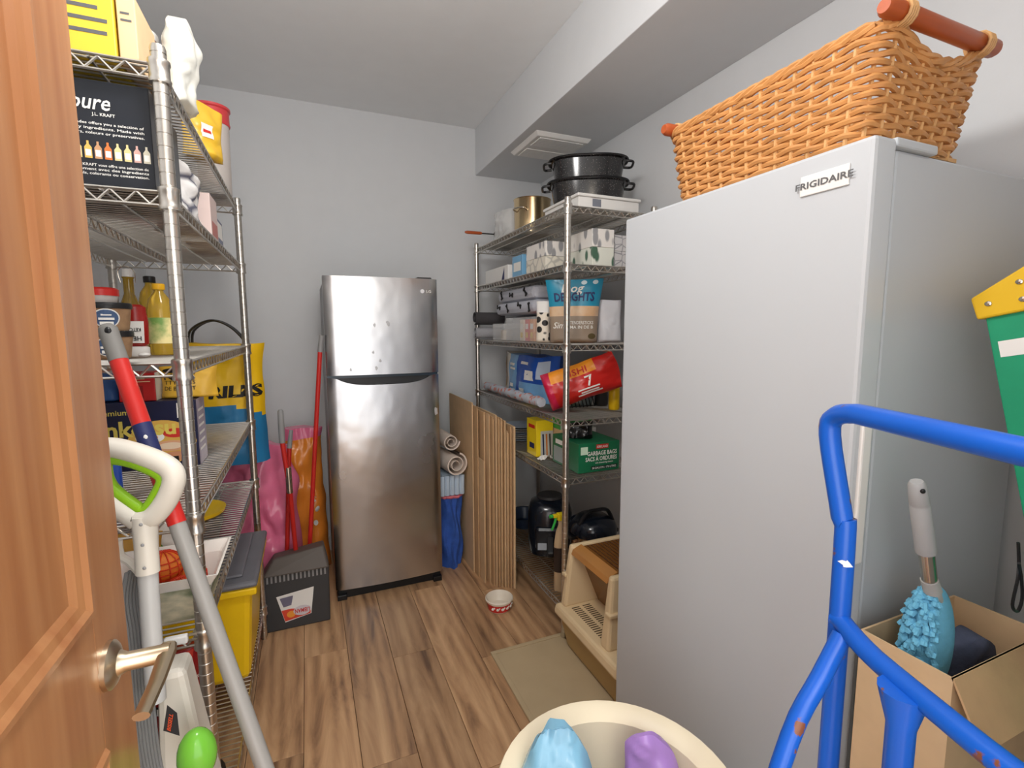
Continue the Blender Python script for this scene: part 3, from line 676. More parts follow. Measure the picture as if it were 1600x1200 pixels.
for t in (.045,wid-.045):
    obj('side_brace',B().tube([p-O for p in bez([P(t,.985,.012),P(t,.93,-.03),P(t,.85,-.09),P(t,.66,-.15),P(t,.42,-.14),P(t,.14,-.06)],4)],.0135,12),blue_paint,ht,smooth=True)
    w=obj('wheel',B().lathe([(.02,-.028),(.06,-.03),(.105,-.028),(.122,-.012),(.122,.012),(.105,.028),(.06,.03),(.02,.028)],28).xf(Matrix.Translation(P(t+(.05 if t<.1 else -.05),.122,-.06)-O)@Vector((dirv.x,dirv.y,0)).to_track_quat('Z','Y').to_matrix().to_4x4()),black_pl,ht,smooth=True)
obj('axle',B().tube([P(.03,.122,-.06)-O,P(wid-.03,.122,-.06)-O],.009,10),steel_m,ht,smooth=True)
k=B(); k.hexa([P(-.02,.006,.0)-O,P(wid+.02,.006,.0)-O,P(wid+.02,.006,.2)-O,P(-.02,.006,.2)-O],[P(-.02,.014,.0)-O,P(wid+.02,.014,.0)-O,P(wid+.02,.014,.2)-O,P(-.02,.014,.2)-O]); k.hexa([P(-.02,.006,.0)-O,P(wid+.02,.006,.0)-O,P(wid+.02,.006,.018)-O,P(-.02,.006,.018)-O],[P(-.02,.2,.0)-O,P(wid+.02,.2,.0)-O,P(wid+.02,.2,.018)-O,P(-.02,.2,.018)-O])
obj('toe_plate',k,blue_paint,ht)
chip=mat('bare_paint_chip',(214,216,220),.6); rust=mat('rust',(120,66,38),.8,var=.3,scale=40)
def chips(px,py,D,s,m,n=8,sd=1):
    c=pD(px,py,D)-O; v=ray(px,py).normalized(); u=v.cross(Vector((0,0,1))).normalized(); w=u.cross(v); rr=random.Random(sd); b=B()
    pts=[c-v*.0158+u*s*(.5+rr.random())*math.cos(2*PI*i/n)+w*s*.7*(.4+rr.random())*math.sin(2*PI*i/n) for i in range(n)]
    obj('paint_chip',b.add(pts,[tuple(range(n))]),m,fm)
for (px,py,D,s,m) in ((1322,882,.75,.008,chip),):
    chips(px,py,D,s,m,9,int(px))

# ------------------------------------------------------------------ tall cardboard box with duster
cx0,cx1,cy0,cy1,ch=1.0,1.325,.425,.578,.85
cb=thing('cardboard_box','tall open brown cardboard box between the hand truck and freezer','box',((cx0+cx1)/2,(cy0+cy1)/2,0))
w,d=(cx1-cx0)/2,(cy1-cy0)/2; tk=.004
for n,b in (('side',B().box(-w,-w+tk,-d,d,0,ch)),('side',B().box(w-tk,w,-d,d,0,ch)),('side',B().box(-w+tk,w-tk,-d,-d+tk,0,ch)),('side',B().box(-w+tk,w-tk,d-tk,d,0,ch)),('bottom',B().box(-w+tk,w-tk,-d+tk,d-tk,0,tk))): obj(n,b,card_m if n=='bottom' else card2_m,cb)
obj('packing',B().box(-w+tk,w-tk,-d+tk,d-tk,tk,.66),card_m,cb)
obj('flap',B().hexa([(-w,-d-.001,ch),(w,-d-.001,ch),(w,-d+.003,ch),(-w,-d+.003,ch)],[(-w,-d-.05,ch-.10),(w,-d-.05,ch-.10),(w,-d-.046,ch-.10),(-w,-d-.046,ch-.10)]),card_m,cb)
du=thing('duster','blue chenille duster with a grey handle standing in the cardboard box','duster',(1.08,.50,.66))
O=Vector((1.08,.50,.66))
top=pY(1432,752,.50)-O; fe=pY(1447,862,.50)-O; f2=pY(1452,905,.50)-O; nb=pY(1462,940,.50)-O
g=obj('handle',B().tube([top,top.lerp(fe,.04),top.lerp(fe,.3),top.lerp(fe,.32),top.lerp(fe,.33),fe],[.010,.0135,.0155,.0148,.0155,.0165],14,flat=1),mat('grey_grip',(166,166,166),.5,var=.03),du,smooth=True)
obj('hang_hole',B().ball(top.lerp(fe,.10)+Vector((-.008,-.0125,0)),.0045,.004,.0045,10,6),black_pl,g)
obj('ferrule',B().tube([fe,f2],.0125,14),steel_m,du,smooth=True)
obj('socket',B().tube([f2,f2.lerp(nb,.5),f2.lerp(nb,.55),nb+(nb-f2)*.6],[.014,.015,.0125,.0125],14),mat('grey_socket',(180,180,178),.45),du,smooth=True)
bluec=mat('blue_chenille',(112,184,216),.95,var=.14,scale=40,bump=.4,bscale=200)
hc=pY(1450,975,.50)-O
hb=obj('head',B().ball(hc+Vector((.025,.005,-.045)),.050,.030,.115,20,14),bluec,du,smooth=True)
bb=B(); rr=random.Random(4)
for k in range(230):
    th=rr.uniform(-4.4,-2.35); ph=rr.uniform(-.95,.95); cth,sth=math.cos(th),math.sin(th); rad=math.sqrt(1-ph*ph)
    c=hc+Vector((.025+.050*cth*rad,.005+.032*sth*rad,-.045+.115*ph)); n=Vector((cth*rad,sth*rad*1.4,ph*.5)).normalized()
    e=c+n*.010+Vector((rr.uniform(-.006,.006),rr.uniform(-.004,.004),-.010)); bb.tube([c,c.lerp(e,.5)+n*.003,e],[.0045,.0058,.004],6)
o=obj('chenille',bb,bluec,hb,smooth=True); o['kind']='stuff'
pq=Pouch(.12,.16,.07,19,.02,pinch=.6,taper=.3,slump=.2); pouch_thing('cloth','dark grey-blue cloth inside the cardboard box beside the duster','cloth',pq,mat('slate_cloth',(72,78,98),.95,var=.3,scale=40,bump=.5,bscale=150),(1.225,.50,.662),-.3)

# ------------------------------------------------------------------ green step ladder leaning on the freezer side
gm=mat('green_fibreglass',(30,150,108),.5,var=.08,scale=14,bump=.1,bscale=90); ycap=mat('yellow_cap',(226,182,34),.45,var=.05)
lt=thing('step_ladder','green fibreglass step ladder with yellow top cap leaning by the freezer','ladder',(1.2,.16,0))
SL=.225; CL=.974
def LP(x,a,b): return Vector((x-1.2,.025+SL*a-CL*(b-.0),CL*a+SL*b+.024))   # a along the rails, b towards the doorway
def slab(x0,x1,a0,a1,b0,b1): return B().hexa([LP(x0,a0,b0),LP(x1,a0,b0),LP(x1,a0,b1),LP(x0,a0,b1)],[LP(x0,a1,b0),LP(x1,a1,b0),LP(x1,a1,b1),LP(x0,a1,b1)])
for x in (1.20,1.57):
    r1=obj('rail',slab(x,x+.025,0,1.49,0,.085),gm,lt,bevel=.003)
    obj('rear_rail',slab(x+.004,x+.021,0,1.46,.088,.115),gm,lt,bevel=.003)
    if x<1.3:
        sk=obj('label_sticker',slab(x-.0008,x,1.405,1.435,.012,.075),paper_m,r1)
for a in (.3,.6,.9,1.2): obj('step',slab(1.225,1.57,a,a+.025,.0,.085),steel_m,lt)
prof=[(1.485,-.012),(1.525,-.014),(1.535,.05),(1.585,.14),(1.50,.14),(1.485,.09)]
prof=[(1.482,-.010),(1.525,-.014),(1.575,.10),(1.575,.13),(1.482,.13)]
c=B(); c.hexa([LP(1.192,a,b) for a,b in prof],[LP(1.603,a,b) for a,b in prof]); cp=obj('top_cap',c,ycap,lt,bevel=.004)
for a,b in ((1.508,.012),(1.535,.06),(1.503,.06)): obj('rivet',B().ball(LP(1.1915,a,b),.003,.006,.005,12,6),steel_m,cp)
tag(obj('strap',B().tube(bez([pY(1591,848,.40),pY(1592,880,.40),pY(1590,905,.395),pY(1582,945,.395),pY(1590,955,.395),pY(1597,935,.392),pY(1596,905,.392),pY(1592,880,.39)],5),.0026,6),black_pl,smooth=True),'thin black strap dangling beside the green ladder','strap')

# ------------------------------------------------------------------ left rack contents
txt_g=mat('grey_print',(90,90,92),.5)
def lines(root,dims,face,u0,u1,v0,dv,n,m,th=.012,seed=1):
    rr=random.Random(seed)
    for k in range(n): patch(root,dims,face,u0,u0+(u1-u0)*rr.uniform(.75,1),v0-k*dv,v0-k*dv+th,m,lift=.0008,name='small_print')
# --- top shelf
o,D=carton('food_box','yellow food carton on the top shelf of the pantry rack','box',-.47,-.318,1.25,1.44,T1,.14,mat('carton_yellow',(222,190,60),.5))
lines(o,D,'-Y',.45,.95,.62,.16,3,txt_g,.05)
o,D=carton('food_box','plain tan carton beside the yellow carton','box',-.314,-.283,1.255,1.40,T1,.13,card2_m); lines(o,D,'-Y',.2,.8,.7,.1,2,txt_g,.03)
t=thing('storage_tub','pinkish translucent tub behind the rack post on the top shelf','tub',(-.345,1.52,T1)); obj('tub',B().lathe([(.036,0),(.04,.005),(.043,.17),(.040,.17),(.036,.006),(.004,.005)],24),mat('pink_frost',(214,180,172),.35,alpha=.85),t,smooth=True); obj('lid',B().lathe([(.045,.168),(.045,.185),(.04,.19)],24),white_pl,t,smooth=True)
pw=Pouch(.13,.21,.06,4,.025,pinch=.6,slump=.25); pouch_thing('plastic_bag','crumpled white plastic bag at the edge of the top shelf','bag',pw,mat('white_film',(226,226,218),.25,var=.06,bump=.5,bscale=18,alpha=.8),(-.252,1.46,T1),PI/2,nu=26,nv=24)
py_=Pouch(.12,.165,.06,6,.02,pinch=.8); o=pouch_thing('snack_bag','small yellow snack bag in front of the red-lidded canister','bag',py_,mat('snack_yellow',(226,182,54),.35,var=.12),(-.268,1.84,T1),PI/5)
py_.patch(o,.35,.65,.35,.6,txt_w); py_.patch(o,.4,.6,.44,.5,red_m,lift=.004)
t=thing('canister','tall frosted canister with a red lid on the top shelf','canister',(-.300,2.30,T1))
obj('body',B().lathe([(.052,0),(.056,.005),(.060,.285),(.057,.285),(.052,.008),(.004,.006)],32),frost_m,t,smooth=True)
obj('lid',B().lathe([(.062,.262),(.064,.268),(.062,.274),(.062,.315),(.067,.320),(.067,.328),(.060,.330)],32),mat('lid_red',(206,66,70),.35),t,smooth=True)
# --- second shelf
o,D=carton('sauce_case','black printed sauce case with white lettering on the pantry rack','box',-.53,-.272,1.256,1.50,T2,.204,mat('case_black',(34,37,44),.28,var=.1))
text(o,D,'-Y',.62,.80,'pure',.030,txt_w,width=.066,shear=.25,bold=.012); text(o,D,'-Y',.70,.685,'J.L. KRAFT',.006,txt_w)
for k,s in enumerate(('Marinades offers you a selection of','quality ingredients. Made with','colours, colours or preservatives.')): text(o,D,'-Y',.70,.60-k*.045,s,.0052,txt_w,width=.13)
bc=[(222,200,130),(228,186,96),(196,150,110),(214,120,60),(224,204,150),(212,196,140),(200,160,150),(206,200,180)]
for k,c in enumerate(bc):
    u=.50+k*.062; m=mat('bottle_print_%d'%k,c,.5)
    patch(o,D,'-Y',u,u+.046,.27,.385,m,shape=[(u,.27),(u+.046,.27),(u+.046,.37),(u+.03,.40),(u+.03,.43),(u+.016,.43),(u+.016,.40),(u,.37)],name='bottle_print'); patch(o,D,'-Y',u+.006,u+.04,.29,.35,txt_w,lift=.0009,name='bottle_print')
for k,s in enumerate(('Pure J.L. KRAFT vous offre une selection de','uniquement avec des ingredients','artificiels, colorants ou conservation.')): text(o,D,'-Y',.70,.21-k*.04,s,.0052,txt_w,width=.135)
pw=Pouch(.20,.15,.09,12,.04,pinch=.5); pouch_thing('plastic_bag','crumpled white and grey printed bag on the second pantry shelf','bag',pw,pattern('bag_print',(90,90,104),(226,224,222),16,'edge',.10,soft=.08),(-.315,1.66,T2),PI/2-.2)
o,D=carton('food_box','pale pink and white carton on the second pantry shelf','box',-.345,-.262,1.86,1.99,T2,.15,mat('carton_pink',(222,200,194),.55)); patch(o,D,'+X',.1,.9,.15,.45,mat('print_rose',(196,120,112),.5))
o,D=carton('food_box','blue-grey carton behind the pale pink carton','box',-.37,-.27,2.03,2.16,T2,.11,mat('carton_blue_grey',(120,126,150),.5)); patch(o,D,'+X',.1,.9,.4,.9,txt_w)
# --- third shelf
def jar(label,c,group=None):
    t=thing('snack_tub',label,'tub',c); g=mat('tub_contents',(120,82,60),.6,rgb2=(196,160,120),scale=40)
    obj('tub',B().lathe([(.038,0),(.041,.004),(.047,.052),(.044,.052),(.04,.006),(.003,.005)],28),g,t,smooth=True)
    obj('lid',B().lathe([(.046,.050),(.0495,.051),(.0495,.0605),(.047,.064),(.004,.064)],28),black_pl,t,smooth=True)
    vs=[]; n=22
    for r in (.0,.5,1): 
        for i in range(n):
            a=2*PI*i/n; th=-PI/2+.28+r*.55*math.cos(a); z=.028+r*.022*math.sin(a); rr=.0388+.0088*z/.052+.0022; vs.append((rr*math.cos(th),rr*math.sin(th),z))
    def lab(k,nm,m,lift):
        v2=[(x*(1+lift),y*(1+lift),.028+(z-.028)*k) for x,y,z in vs]
        if k!=1:
            v2=[]
            for r in (.0,.5,1):
                for i in range(n):
                    a=2*PI*i/n; th=-PI/2+.28+k*r*.55*math.cos(a); z=.028+k*r*.022*math.sin(a); rr=(.0388+.0088*z/.052+.0022)*(1+lift); v2.append((rr*math.cos(th),rr*math.sin(th),z))
        obj(nm,B().add(v2,[(a*n+i,a*n+(i+1)%n,(a+1)*n+(i+1)%n,(a+1)*n+i) for a in range(2) for i in range(n)]),m,t)
    lab(1,'label',txt_w,0); lab(.88,'label_oval',mat('label_blue',(72,96,134),.5),.012)
    for wd,z,h in ((.20,.036,.004),(.30,.027,.005),(.26,.017,.007)):
        th0=-PI/2+.28; obj('small_print',B().grid(6,1,lambda u,v:(.0478*math.cos(th0+(u-.5)*2*wd),.0478*math.sin(th0+(u-.5)*2*wd),z+(v-.5)*h)),txt_w,t)
    return t
cj=pY(166,500,1.42)
jar('black-lidded snack tub with a blue oval label, underneath its twin',(cj.x,1.42,T3))
jar('black-lidded snack tub with blue oval label stacked on its twin',(cj.x+.001,1.42,T3+.0645))
t=thing('snack_tub','small tub with a red lid on top of the black-lidded tubs','tub',(cj.x-.008,1.42,T3+.129)); obj('tub',B().lathe([(.030,0),(.034,.012),(.034,.016)],24),frost_m,t,smooth=True); obj('lid',B().lathe([(.036,.0155),(.036,.030),(.031,.034)],24),red_m,t,smooth=True)
c=pY(203,470,1.66); t=thing('oil_bottle','olive oil bottle with a swing stopper behind the ketchup','bottle',(c.x,1.66,T3))
obj('bottle',B().lathe([(.034,0),(.036,.01),(.034,.10),(.012,.165),(.012,.205),(.015,.21)],24),mat('olive_oil',(150,120,30),.15,var=.1,coat=.4),t,smooth=True)
obj('stopper',B().lathe([(.013,.2105),(.014,.222),(.012,.232)],16),white_pl,t,smooth=True); obj('wire_clip',B().tube(bez([(-.016,-.004,.195),(-.018,-.012,.225),(0,-.014,.238),(.018,-.012,.225),(.016,-.004,.195)],5),.0014,5),steel_m,t)
c=pY(208,500,1.52); t=thing('ketchup_bottle','red ketchup bottle standing upside down on its white cap','bottle',(c.x,1.52,T3))
obj('cap',B().lathe([(.028,0),(.03,.003),(.03,.022),(.024,.025)],22),white_pl,t,smooth=True)
obj('bottle',B().lathe([(.024,.0255),(.030,.032),(.032,.085),(.029,.11),(.028,.124),(.020,.130)],22,sx=1.0,sy=.75),mat('ketchup_red',(150,28,22),.25),t,smooth=True)
lb2=obj('label',B().add([(-.026,-.0245,.034),(.026,-.0245,.034),(.028,-.0250,.088),(-.028,-.0250,.088)],[(0,1,2,3)]),txt_w,t)
for s,z,h in (('KETCHUP',.067,.009),('HEINZ',.045,.011)):
    q,f=text_mesh(s,h,.042,0,.02); obj('lettering',B().add([(-x,-.0262,z-y) for x,y in q],f),txt_k,lb2)
c=pY(236,470,1.78); 
def oilb(label,c,cap,h,r,capm,labm):
    t=thing('oil_bottle',label,'bottle',c)
    obj('bottle',B().lathe([(r*.92,0),(r,.008),(r,h*.62),(r*.8,h*.78),(r*.38,h*.88),(r*.36,h*.93)],24),oil_m,t,smooth=True)
    obj('cap',B().lathe([(r*.46,h*.915),(r*.48,h*.92),(r*.48,h*.99),(r*.4,h)],18),capm,t,smooth=True)
    obj('label',B().lathe([(r*1.012,h*.16),(r*1.012,h*.52)],24,cap=False),labm,t,smooth=True)
labg=pattern('oil_label',(70,140,80),(236,228,190),18,'noise',.42,soft=.06)
oilb('dark-capped cooking oil bottle behind the yellow-capped bottle',(c.x,1.78,T3),0,.225,.032,black_pl,labg)
c=pY(249,470,1.60); oilb('yellow-capped cooking oil bottle beside the rack post','x' and (c.x,1.60,T3),0,.190,.031,mat('cap_yellow',(238,180,26),.4),pattern('oil_label2',(120,160,80),(240,226,160),14,'noise',.40,soft=.08))
c=pY(222,520,1.45); tag(obj('bottle_cap',B().ball((0,0,.006),.012,.012,.006,14,6),white_pl,loc=(c.x,1.45,T3),smooth=True),'loose white cap lying beside the ketchup bottle','cap')
# grocery bag hanging behind the rack
gb=thing('grocery_bag','yellow and blue reusable grocery bag with black handles behind the pantry rack','bag',(-.37,2.60,.83))
ybag=mat('bag_yellow',(238,190,16),.45,var=.06,bump=.3,bscale=10); bbag=mat('bag_blue',(34,118,168),.45,var=.08,bump=.3,bscale=10)
pg=Pouch(.37,.56,.16,21,.02,pinch=.25); pg.fat=0
o=obj('shell',pg.build(26,30,lambda u,v:1 if v<.40+.10*math.sin(u*PI) else 0),[ybag,bbag],gb); o.data.polygons.foreach_set('use_smooth',[True]*len(o.data.polygons))
pg.text(o,.62,.62,'FRILLS',.055,txt_k,width=.27,bold=.05)
for s in (-1,1):
    obj('handle',B().tube(bez([(-.11,s*.035,.54),(-.10,s*.04,.62),(-.02,s*.03,.665),(.06,s*.03,.63),(.13,s*.035,.54)],7),.017,6,flat=.3),black_pl,gb,smooth=True)
# --- fourth shelf
o,D=carton('noodle_box','dark blue ramen noodle box with a soup bowl picture','box',-.665,-.312,1.70,1.82,T4,.20,mat('box_navy',(28,30,62),.35,var=.15))
patch(o,D,'+X',.0,1,.0,1,mat('box_side_lilac',(170,160,176),.5))
for k in range(6): patch(o,D,'+X',.15,.8,.2+k*.12,.24+k*.12,txt_w,lift=.0009,name='small_print')
patch(o,D,'-Y',.50,.985,.04,.72,mat('soup_yellow',(226,180,84),.45),shape='ell',name='soup_picture')
patch(o,D,'-Y',.03,.40,.02,.55,mat('noodle_tan',(210,160,90),.5),shape='ell',name='soup_picture',lift=.0005)
for (u,v,a,b_,m,lf) in ((.66,.47,.10,.085,txt_w,.0011),(.66,.47,.055,.045,mat('yolk',(232,130,30),.4),.0016),(.84,.52,.09,.07,mat('ginger_red',(206,50,40),.5),.0011),(.80,.33,.13,.08,mat('pork',(226,170,130),.5),.0012),(.84,.17,.14,.07,mat('pork2',(216,150,110),.5),.0011),(.80,.33,.09,.05,mat('pork3',(240,214,184),.5),.0017)): patch(o,D,'-Y',u-a,u+a,v-b_,v+b_,m,lift=lf,shape='ell',name='soup_picture')
ytx=mat('gold_print',(228,206,96),.5)
text(o,D,'-Y',.42,.86,'Premium',.016,ytx); text(o,D,'-Y',.50,.62,'Tonkotsu',.045,ytx,bold=.03); text(o,D,'-Y',.36,.43,'Ramen',.026,ytx)
for u,s in ((.80,'4'),(.93,'6')): patch(o,D,'-Y',u-.05,u+.05,.03,.17,txt_k if s=='4' else txt_w,lift=.002); text(o,D,'-Y',u-.02,.10,s,.018,ytx if s=='4' else navy_m,lift=.0026)
patch(o,D,'-Y',.86,.95,.74,.96,txt_w,lift=.001); 
zt=T4+.2008
o,D=carton('tea_carton','red carton with white side standing on the ramen box','box',-.500,-.412,1.712,1.80,zt,.082,mat('carton_red',(196,30,30),.4)); patch(o,D,'+X',0,1,0,1,txt_w); patch(o,D,'-Y',.36,.66,.0,.55,mat('carton_deep_red',(150,18,22),.4))
for k in range(4): patch(o,D,'-Y',.46,.57,.06+k*.13,.13+k*.13,mat('pale_gold',(232,206,160),.5),lift=.001,name='small_print')
lines(o,D,'-Y',.1,.9,.78,.1,2,mat('pale_gold',(232,206,160),.5),.03)
pc=Pouch(.150,.100,.055,31,.008,pinch=.7); o=pouch_thing('biscuit_bag','yellow biscuit bag standing beside the red carton','bag',pc,mat('biscuit_yellow',(228,180,60),.35,var=.08),(-.335,1.76,zt),0)
pc.patch(o,.06,.42,.80,.94,txt_k,ell=True)
for k,(s,h) in enumerate((('NCES',.020),('TTY BITES',.012),('DE BISCUIT',.012))): pc.text(o,.36,.68-k*.18,s,h,txt_k,width=.085)
c=pY(172,590,1.62); p2=Pouch(.10,.09,.04,33,.015,pinch=.7); pouch_thing('snack_bag','blue foil snack bag beside the ramen box top','bag',p2,mat('foil_blue',(50,90,150),.3,var=.3,bump=.3),(c.x-.06,1.76,zt),0)
c=pY(183,735,1.40); tag(obj('dish_soap',B().lathe([(.022,0),(.027,.005),(.027,.09),(.018,.112),(.011,.118),(.011,.135)],20,sy=.7),mat('soap_blue',(36,76,170),.25,coat=.3),loc=(c.x-.012,1.38,T4),smooth=True),'small blue soap bottle in front of the ramen box','bottle')
# --- fifth shelf: planter and snack bags
t=thing('fruit_bin','white square bin with painted landscape holding netted oranges','bin',(-.347,1.372,T5))
wp=mat('planter_white',(236,230,222),.35,var=.02)
def sq(a,c,z): return [(-a,-c,z),(a,-c,z),(a,c,z),(-a,c,z)]
b=B(); rings=[sq(.098,.083,0),sq(.118,.100,.085),sq(.134,.114,.112),sq(.129,.109,.112),sq(.113,.095,.085),sq(.094,.079,.006)]
for a in range(5): b.add(rings[a]+rings[a+1],[(i,(i+1)%4,4+(i+1)%4,4+i) for i in range(4)])
b.add(rings[0],[(3,2,1,0)]); b.add(rings[5],[(0,1,2,3)])
pb=obj('shell',b,wp,t,bevel=.006)
land=pattern('landscape_print',(96,112,84),(224,214,186),11,'noise',.50,soft=.14,stretch=(1,1,1.8))
obj('landscape',B().add([(-.097,-.0842,.002),(.097,-.0842,.002),(.117,-.1012,.084),(-.117,-.1012,.084)],[(0,1,2,3)]),land,pb)
obj('landscape',B().add([(.0992,-.082,.002),(.0992,.082,.002),(.1192,.099,.084),(.1192,-.099,.084)],[(0,1,2,3)]),land,pb)
orm=mat('orange_peel',(232,128,44),.5,var=.1,bump=.2,bscale=200); netm=mat('orange_net',(214,60,26),.5,var=.2,scale=40)
k=0
for dx,dy,dz in ((-.044,-.042,0),(.044,-.042,0),(-.044,.042,0),(.044,.042,0),(.004,.0,.054)):
    if True:
        r=.039; oc=Vector((-.347+dx,1.372+dy,T5+.0065+.0425+dz))
        g=tag(obj('orange',B().ball((0,0,0),r,r,r,16,10),orm,loc=oc,smooth=True),'netted orange inside the white landscape bin','orange','oranges in the bin')
        bb=B()
        for q in range(6):
            a=q*PI/6; bb.tube([((r+.0015)*math.cos(w_)*math.cos(a),(r+.0015)*math.cos(w_)*math.sin(a),(r+.0015)*math.sin(w_)) for w_ in [2*PI*i/18 for i in range(18)]],.0016,4,closed=True)
        for z_ in (-.02,-.007,.007,.02):
            rr_=math.sqrt((r+.0015)**2-z_*z_); bb.tube([(rr_*math.cos(w_),rr_*math.sin(w_),z_) for w_ in [2*PI*i/18 for i in range(18)]],.0016,4,closed=True)
        obj('net',bb,netm,g); k+=1
c=pY(196,845,1.50); pc=Pouch(.14,.13,.07,41,.02,pinch=.7); pouch_thing('snack_bag','crumpled gold foil snack bag on the shelf beside the white fruit bin','bag',pc,mat('foil_gold',(186,136,52),.3,var=.25,bump=.4),(c.x-.01,1.56,T5),.2)
pc=Pouch(.16,.15,.08,43,.015,pinch=.6); o=pouch_thing('snack_bag','white printed snack bag behind the white fruit bin','bag',pc,mat('bag_white',(224,216,208),.4),(-.40,1.70,T5),.1); pc.patch(o,.55,.85,.35,.65,mat('print_brown',(170,120,70),.5),ell=True); pc.patch(o,.25,.75,.76,.83,navy_m); pc.patch(o,.2,.4,.2,.4,mat('print_green',(90,150,60),.5),ell=True)
c=thing('frisbee','round yellow dish lying flat on the shelf behind the snack bags','dish',(-.42,2.05,T5)); obj('dish',B().lathe([(.06,0),(.11,.006),(.115,.02),(.108,.02),(.06,.008),(.003,.007)],30),yellow_m,c,smooth=True)
# --- bottom shelf
pc=Pouch(.155,.285,.10,51,.008,pinch=.45); o=pouch_thing('coffee_bag','dark red coffee bag with white lettering on the lowest pantry shelf','bag',pc,mat('coffee_red',(140,22,26),.3,var=.08),(-.435,1.76,T6),0)
pc.patch(o,.0+.02,.98,.80,.98,mat('coffee_bright_red',(190,48,30),.35))
pc.text(o,.55,.66,'MAGNIFIQUE INTENSE',.010,txt_w,width=.135,shear=.2); pc.text(o,.75,.50,'1.36 kg',.011,txt_w,shear=.2)
pc.patch(o,.04,.96,.34,.45,txt_k); pc.text(o,.5,.395,'KIRKLAND',.021,txt_w,width=.13,bold=.03,lift=.006); pc.text(o,.56,.22,'BOLD',.022,mat('pale_print',(220,190,190),.5),width=.07,bold=.02)
c=thing('metal_bowl','dark metal bowl on the lowest shelf by the rack post','bowl',(-.345,1.46,T6)); obj('bowl',B().lathe([(.03,0),(.06,.02),(.078,.055),(.082,.058),(.075,.054),(.055,.022),(.003,.008)],30),mat('dark_steel',(110,100,90),.3,1),c,smooth=True)
tt=thing('storage_tote','yellow plastic tote with a grey lid on the lowest pantry shelf','tote',(-.395,2.13,T6))
tw,td=.175,.23
obj('bin',B().hexa([(-tw*.84,-td*.86,0),(tw*.84,-td*.86,0),(tw*.84,td*.86,0),(-tw*.84,td*.86,0)],[(-tw,-td,.375),(tw,-td,.375),(tw,td,.375),(-tw,td,.375)]),yellow_m,tt,bevel=.022)
obj('rim',B().box(-tw-.016,tw+.016,-td-.014,td+.014,.345,.375),yellow_m,tt,bevel=.008)
lidm=mat('lid_grey',(112,112,118),.4,var=.12)
l=obj('lid',B().box(-tw-.02,tw+.02,-td-.02,td+.02,.376,.40),lidm,tt,bevel=.012); obj('lid_panel',B().box(-tw+.03,tw-.03,-td+.03,td-.03,.40,.412),lidm,l,bevel=.008)
for s in (-1,1): obj('latch',B().box(-.05,.05,s*(td+.014)-.008,s*(td+.014)+.008,.335,.395),yellow_m,tt,bevel=.005)
# ------------------------------------------------------------------ mop pole and carpet cleaner leaning in front of the pantry rack
tp=pD(166,508,.972); bt=pD(388,1128,.93); dv=(bt-tp)
k=(0.03-tp.z)/dv.z; foot=tp+dv*k
mp=thing('mop','red and grey telescopic mop pole leaning on the pantry rack','mop',(foot.x,foot.y,0)); O=Vector((foot.x,foot.y,0))
def seg(y0,y1):
    f=lambda y:tp+dv*((y-508)/(1128-508)*1.0)
    return f(y0)-O,f(y1)-O
a,c=seg(508,566); g=obj('grip',B().tube([a,a.lerp(c,.1),c],[.010,.0165,.0165],14),mat('grip_grey',(122,120,116),.6),mp,smooth=True); obj('hang_hole',B().ball(a.lerp(c,.16)+Vector((.004,-.0155,0)),.006,.004,.008,10,6),black_pl,g)
a,c=seg(566,668); obj('upper_tube',B().tube([a,c],.0160,14),red_m,mp,smooth=True)
a,c=seg(668,745); l=obj('label_wrap',B().tube([a,c],.0163,14),navy_m,mp,smooth=True)
for q in (.25,.55,.8): obj('small_print',B().ball(a.lerp(c,q)+Vector((.003,-.0155,0)),.004,.002,.006,8,5),txt_w,l)
a,c=seg(745,825); obj('middle_tube',B().tube([a,c],.0160,14),red_m,mp,smooth=True)
a,c=seg(825,826); obj('lower_tube',B().tube([a,foot-O],.0148,14),mat('tube_grey',(150,148,144),.4,var=.03),mp,smooth=True)
obj('mop_head',B().box(-.10,.10,-.04,.04,0,.03),grey_pl,mp,bevel=.008)
cc=thing('carpet_cleaner','white and green carpet cleaner with looped grey cord behind the door','carpet cleaner',(-.30,1.08,0)); O=Vector((-.30,1.08,0)); DPT=.875
wcl=mat('cleaner_white',(216,210,198),.4,var=.03); gcl=mat('lime_green',(140,190,30),.35,var=.04)
def lp(pts): return [pD(x,y,DPT)-O for x,y in pts]
outer=lp([(215,812),(158,768),(145,725),(162,700),(205,706),(255,725),(272,745),(262,778),(240,806)])
obj('handle_loop',B().tube(bez(outer+[outer[0]],6)[:-1],.0185,12,closed=True),wcl,cc,smooth=True)
inn=lp([(218,795),(176,762),(165,732),(172,718),(205,722),(242,737),(254,750),(246,770),(230,795)])
obj('grip_lining',B().tube(bez(inn+[inn[0]],6)[:-1],.0105,10,closed=True),gcl,cc,smooth=True)
s0,s1,s2,s3=lp([(226,806),(229,858),(231,895),(244,1095)])
st_=obj('stem',B().tube([s0,s0.lerp(s1,.5),s1,s2],[.021,.019,.018,.0185],12),wcl,cc,smooth=True)
for y in (820,852,888): obj('screw',B().ball(pD(220+ (y-820)*.08,y,DPT-.02)-O,.003,.002,.003,8,5),grey_pl,st_)
obj('tube',B().tube([s2,s3],.0155,12),mat('tube_silver',(186,186,184),.35),cc,smooth=True)
zb_=s3.z-.02
bd_=obj('body',B().hexa([(-.02,-.06,.10),(.14,-.06,.10),(.14,.08,.10),(-.02,.08,.10)],[(.01,-.03,zb_+.03),(.055,-.03,zb_+.03),(.055,.04,zb_+.03),(.01,.04,zb_+.03)]),wcl,cc,bevel=.012)
obj('base',B().box(-.06,.18,-.13,.10,.01,.10),dark_pl,cc,bevel=.02)
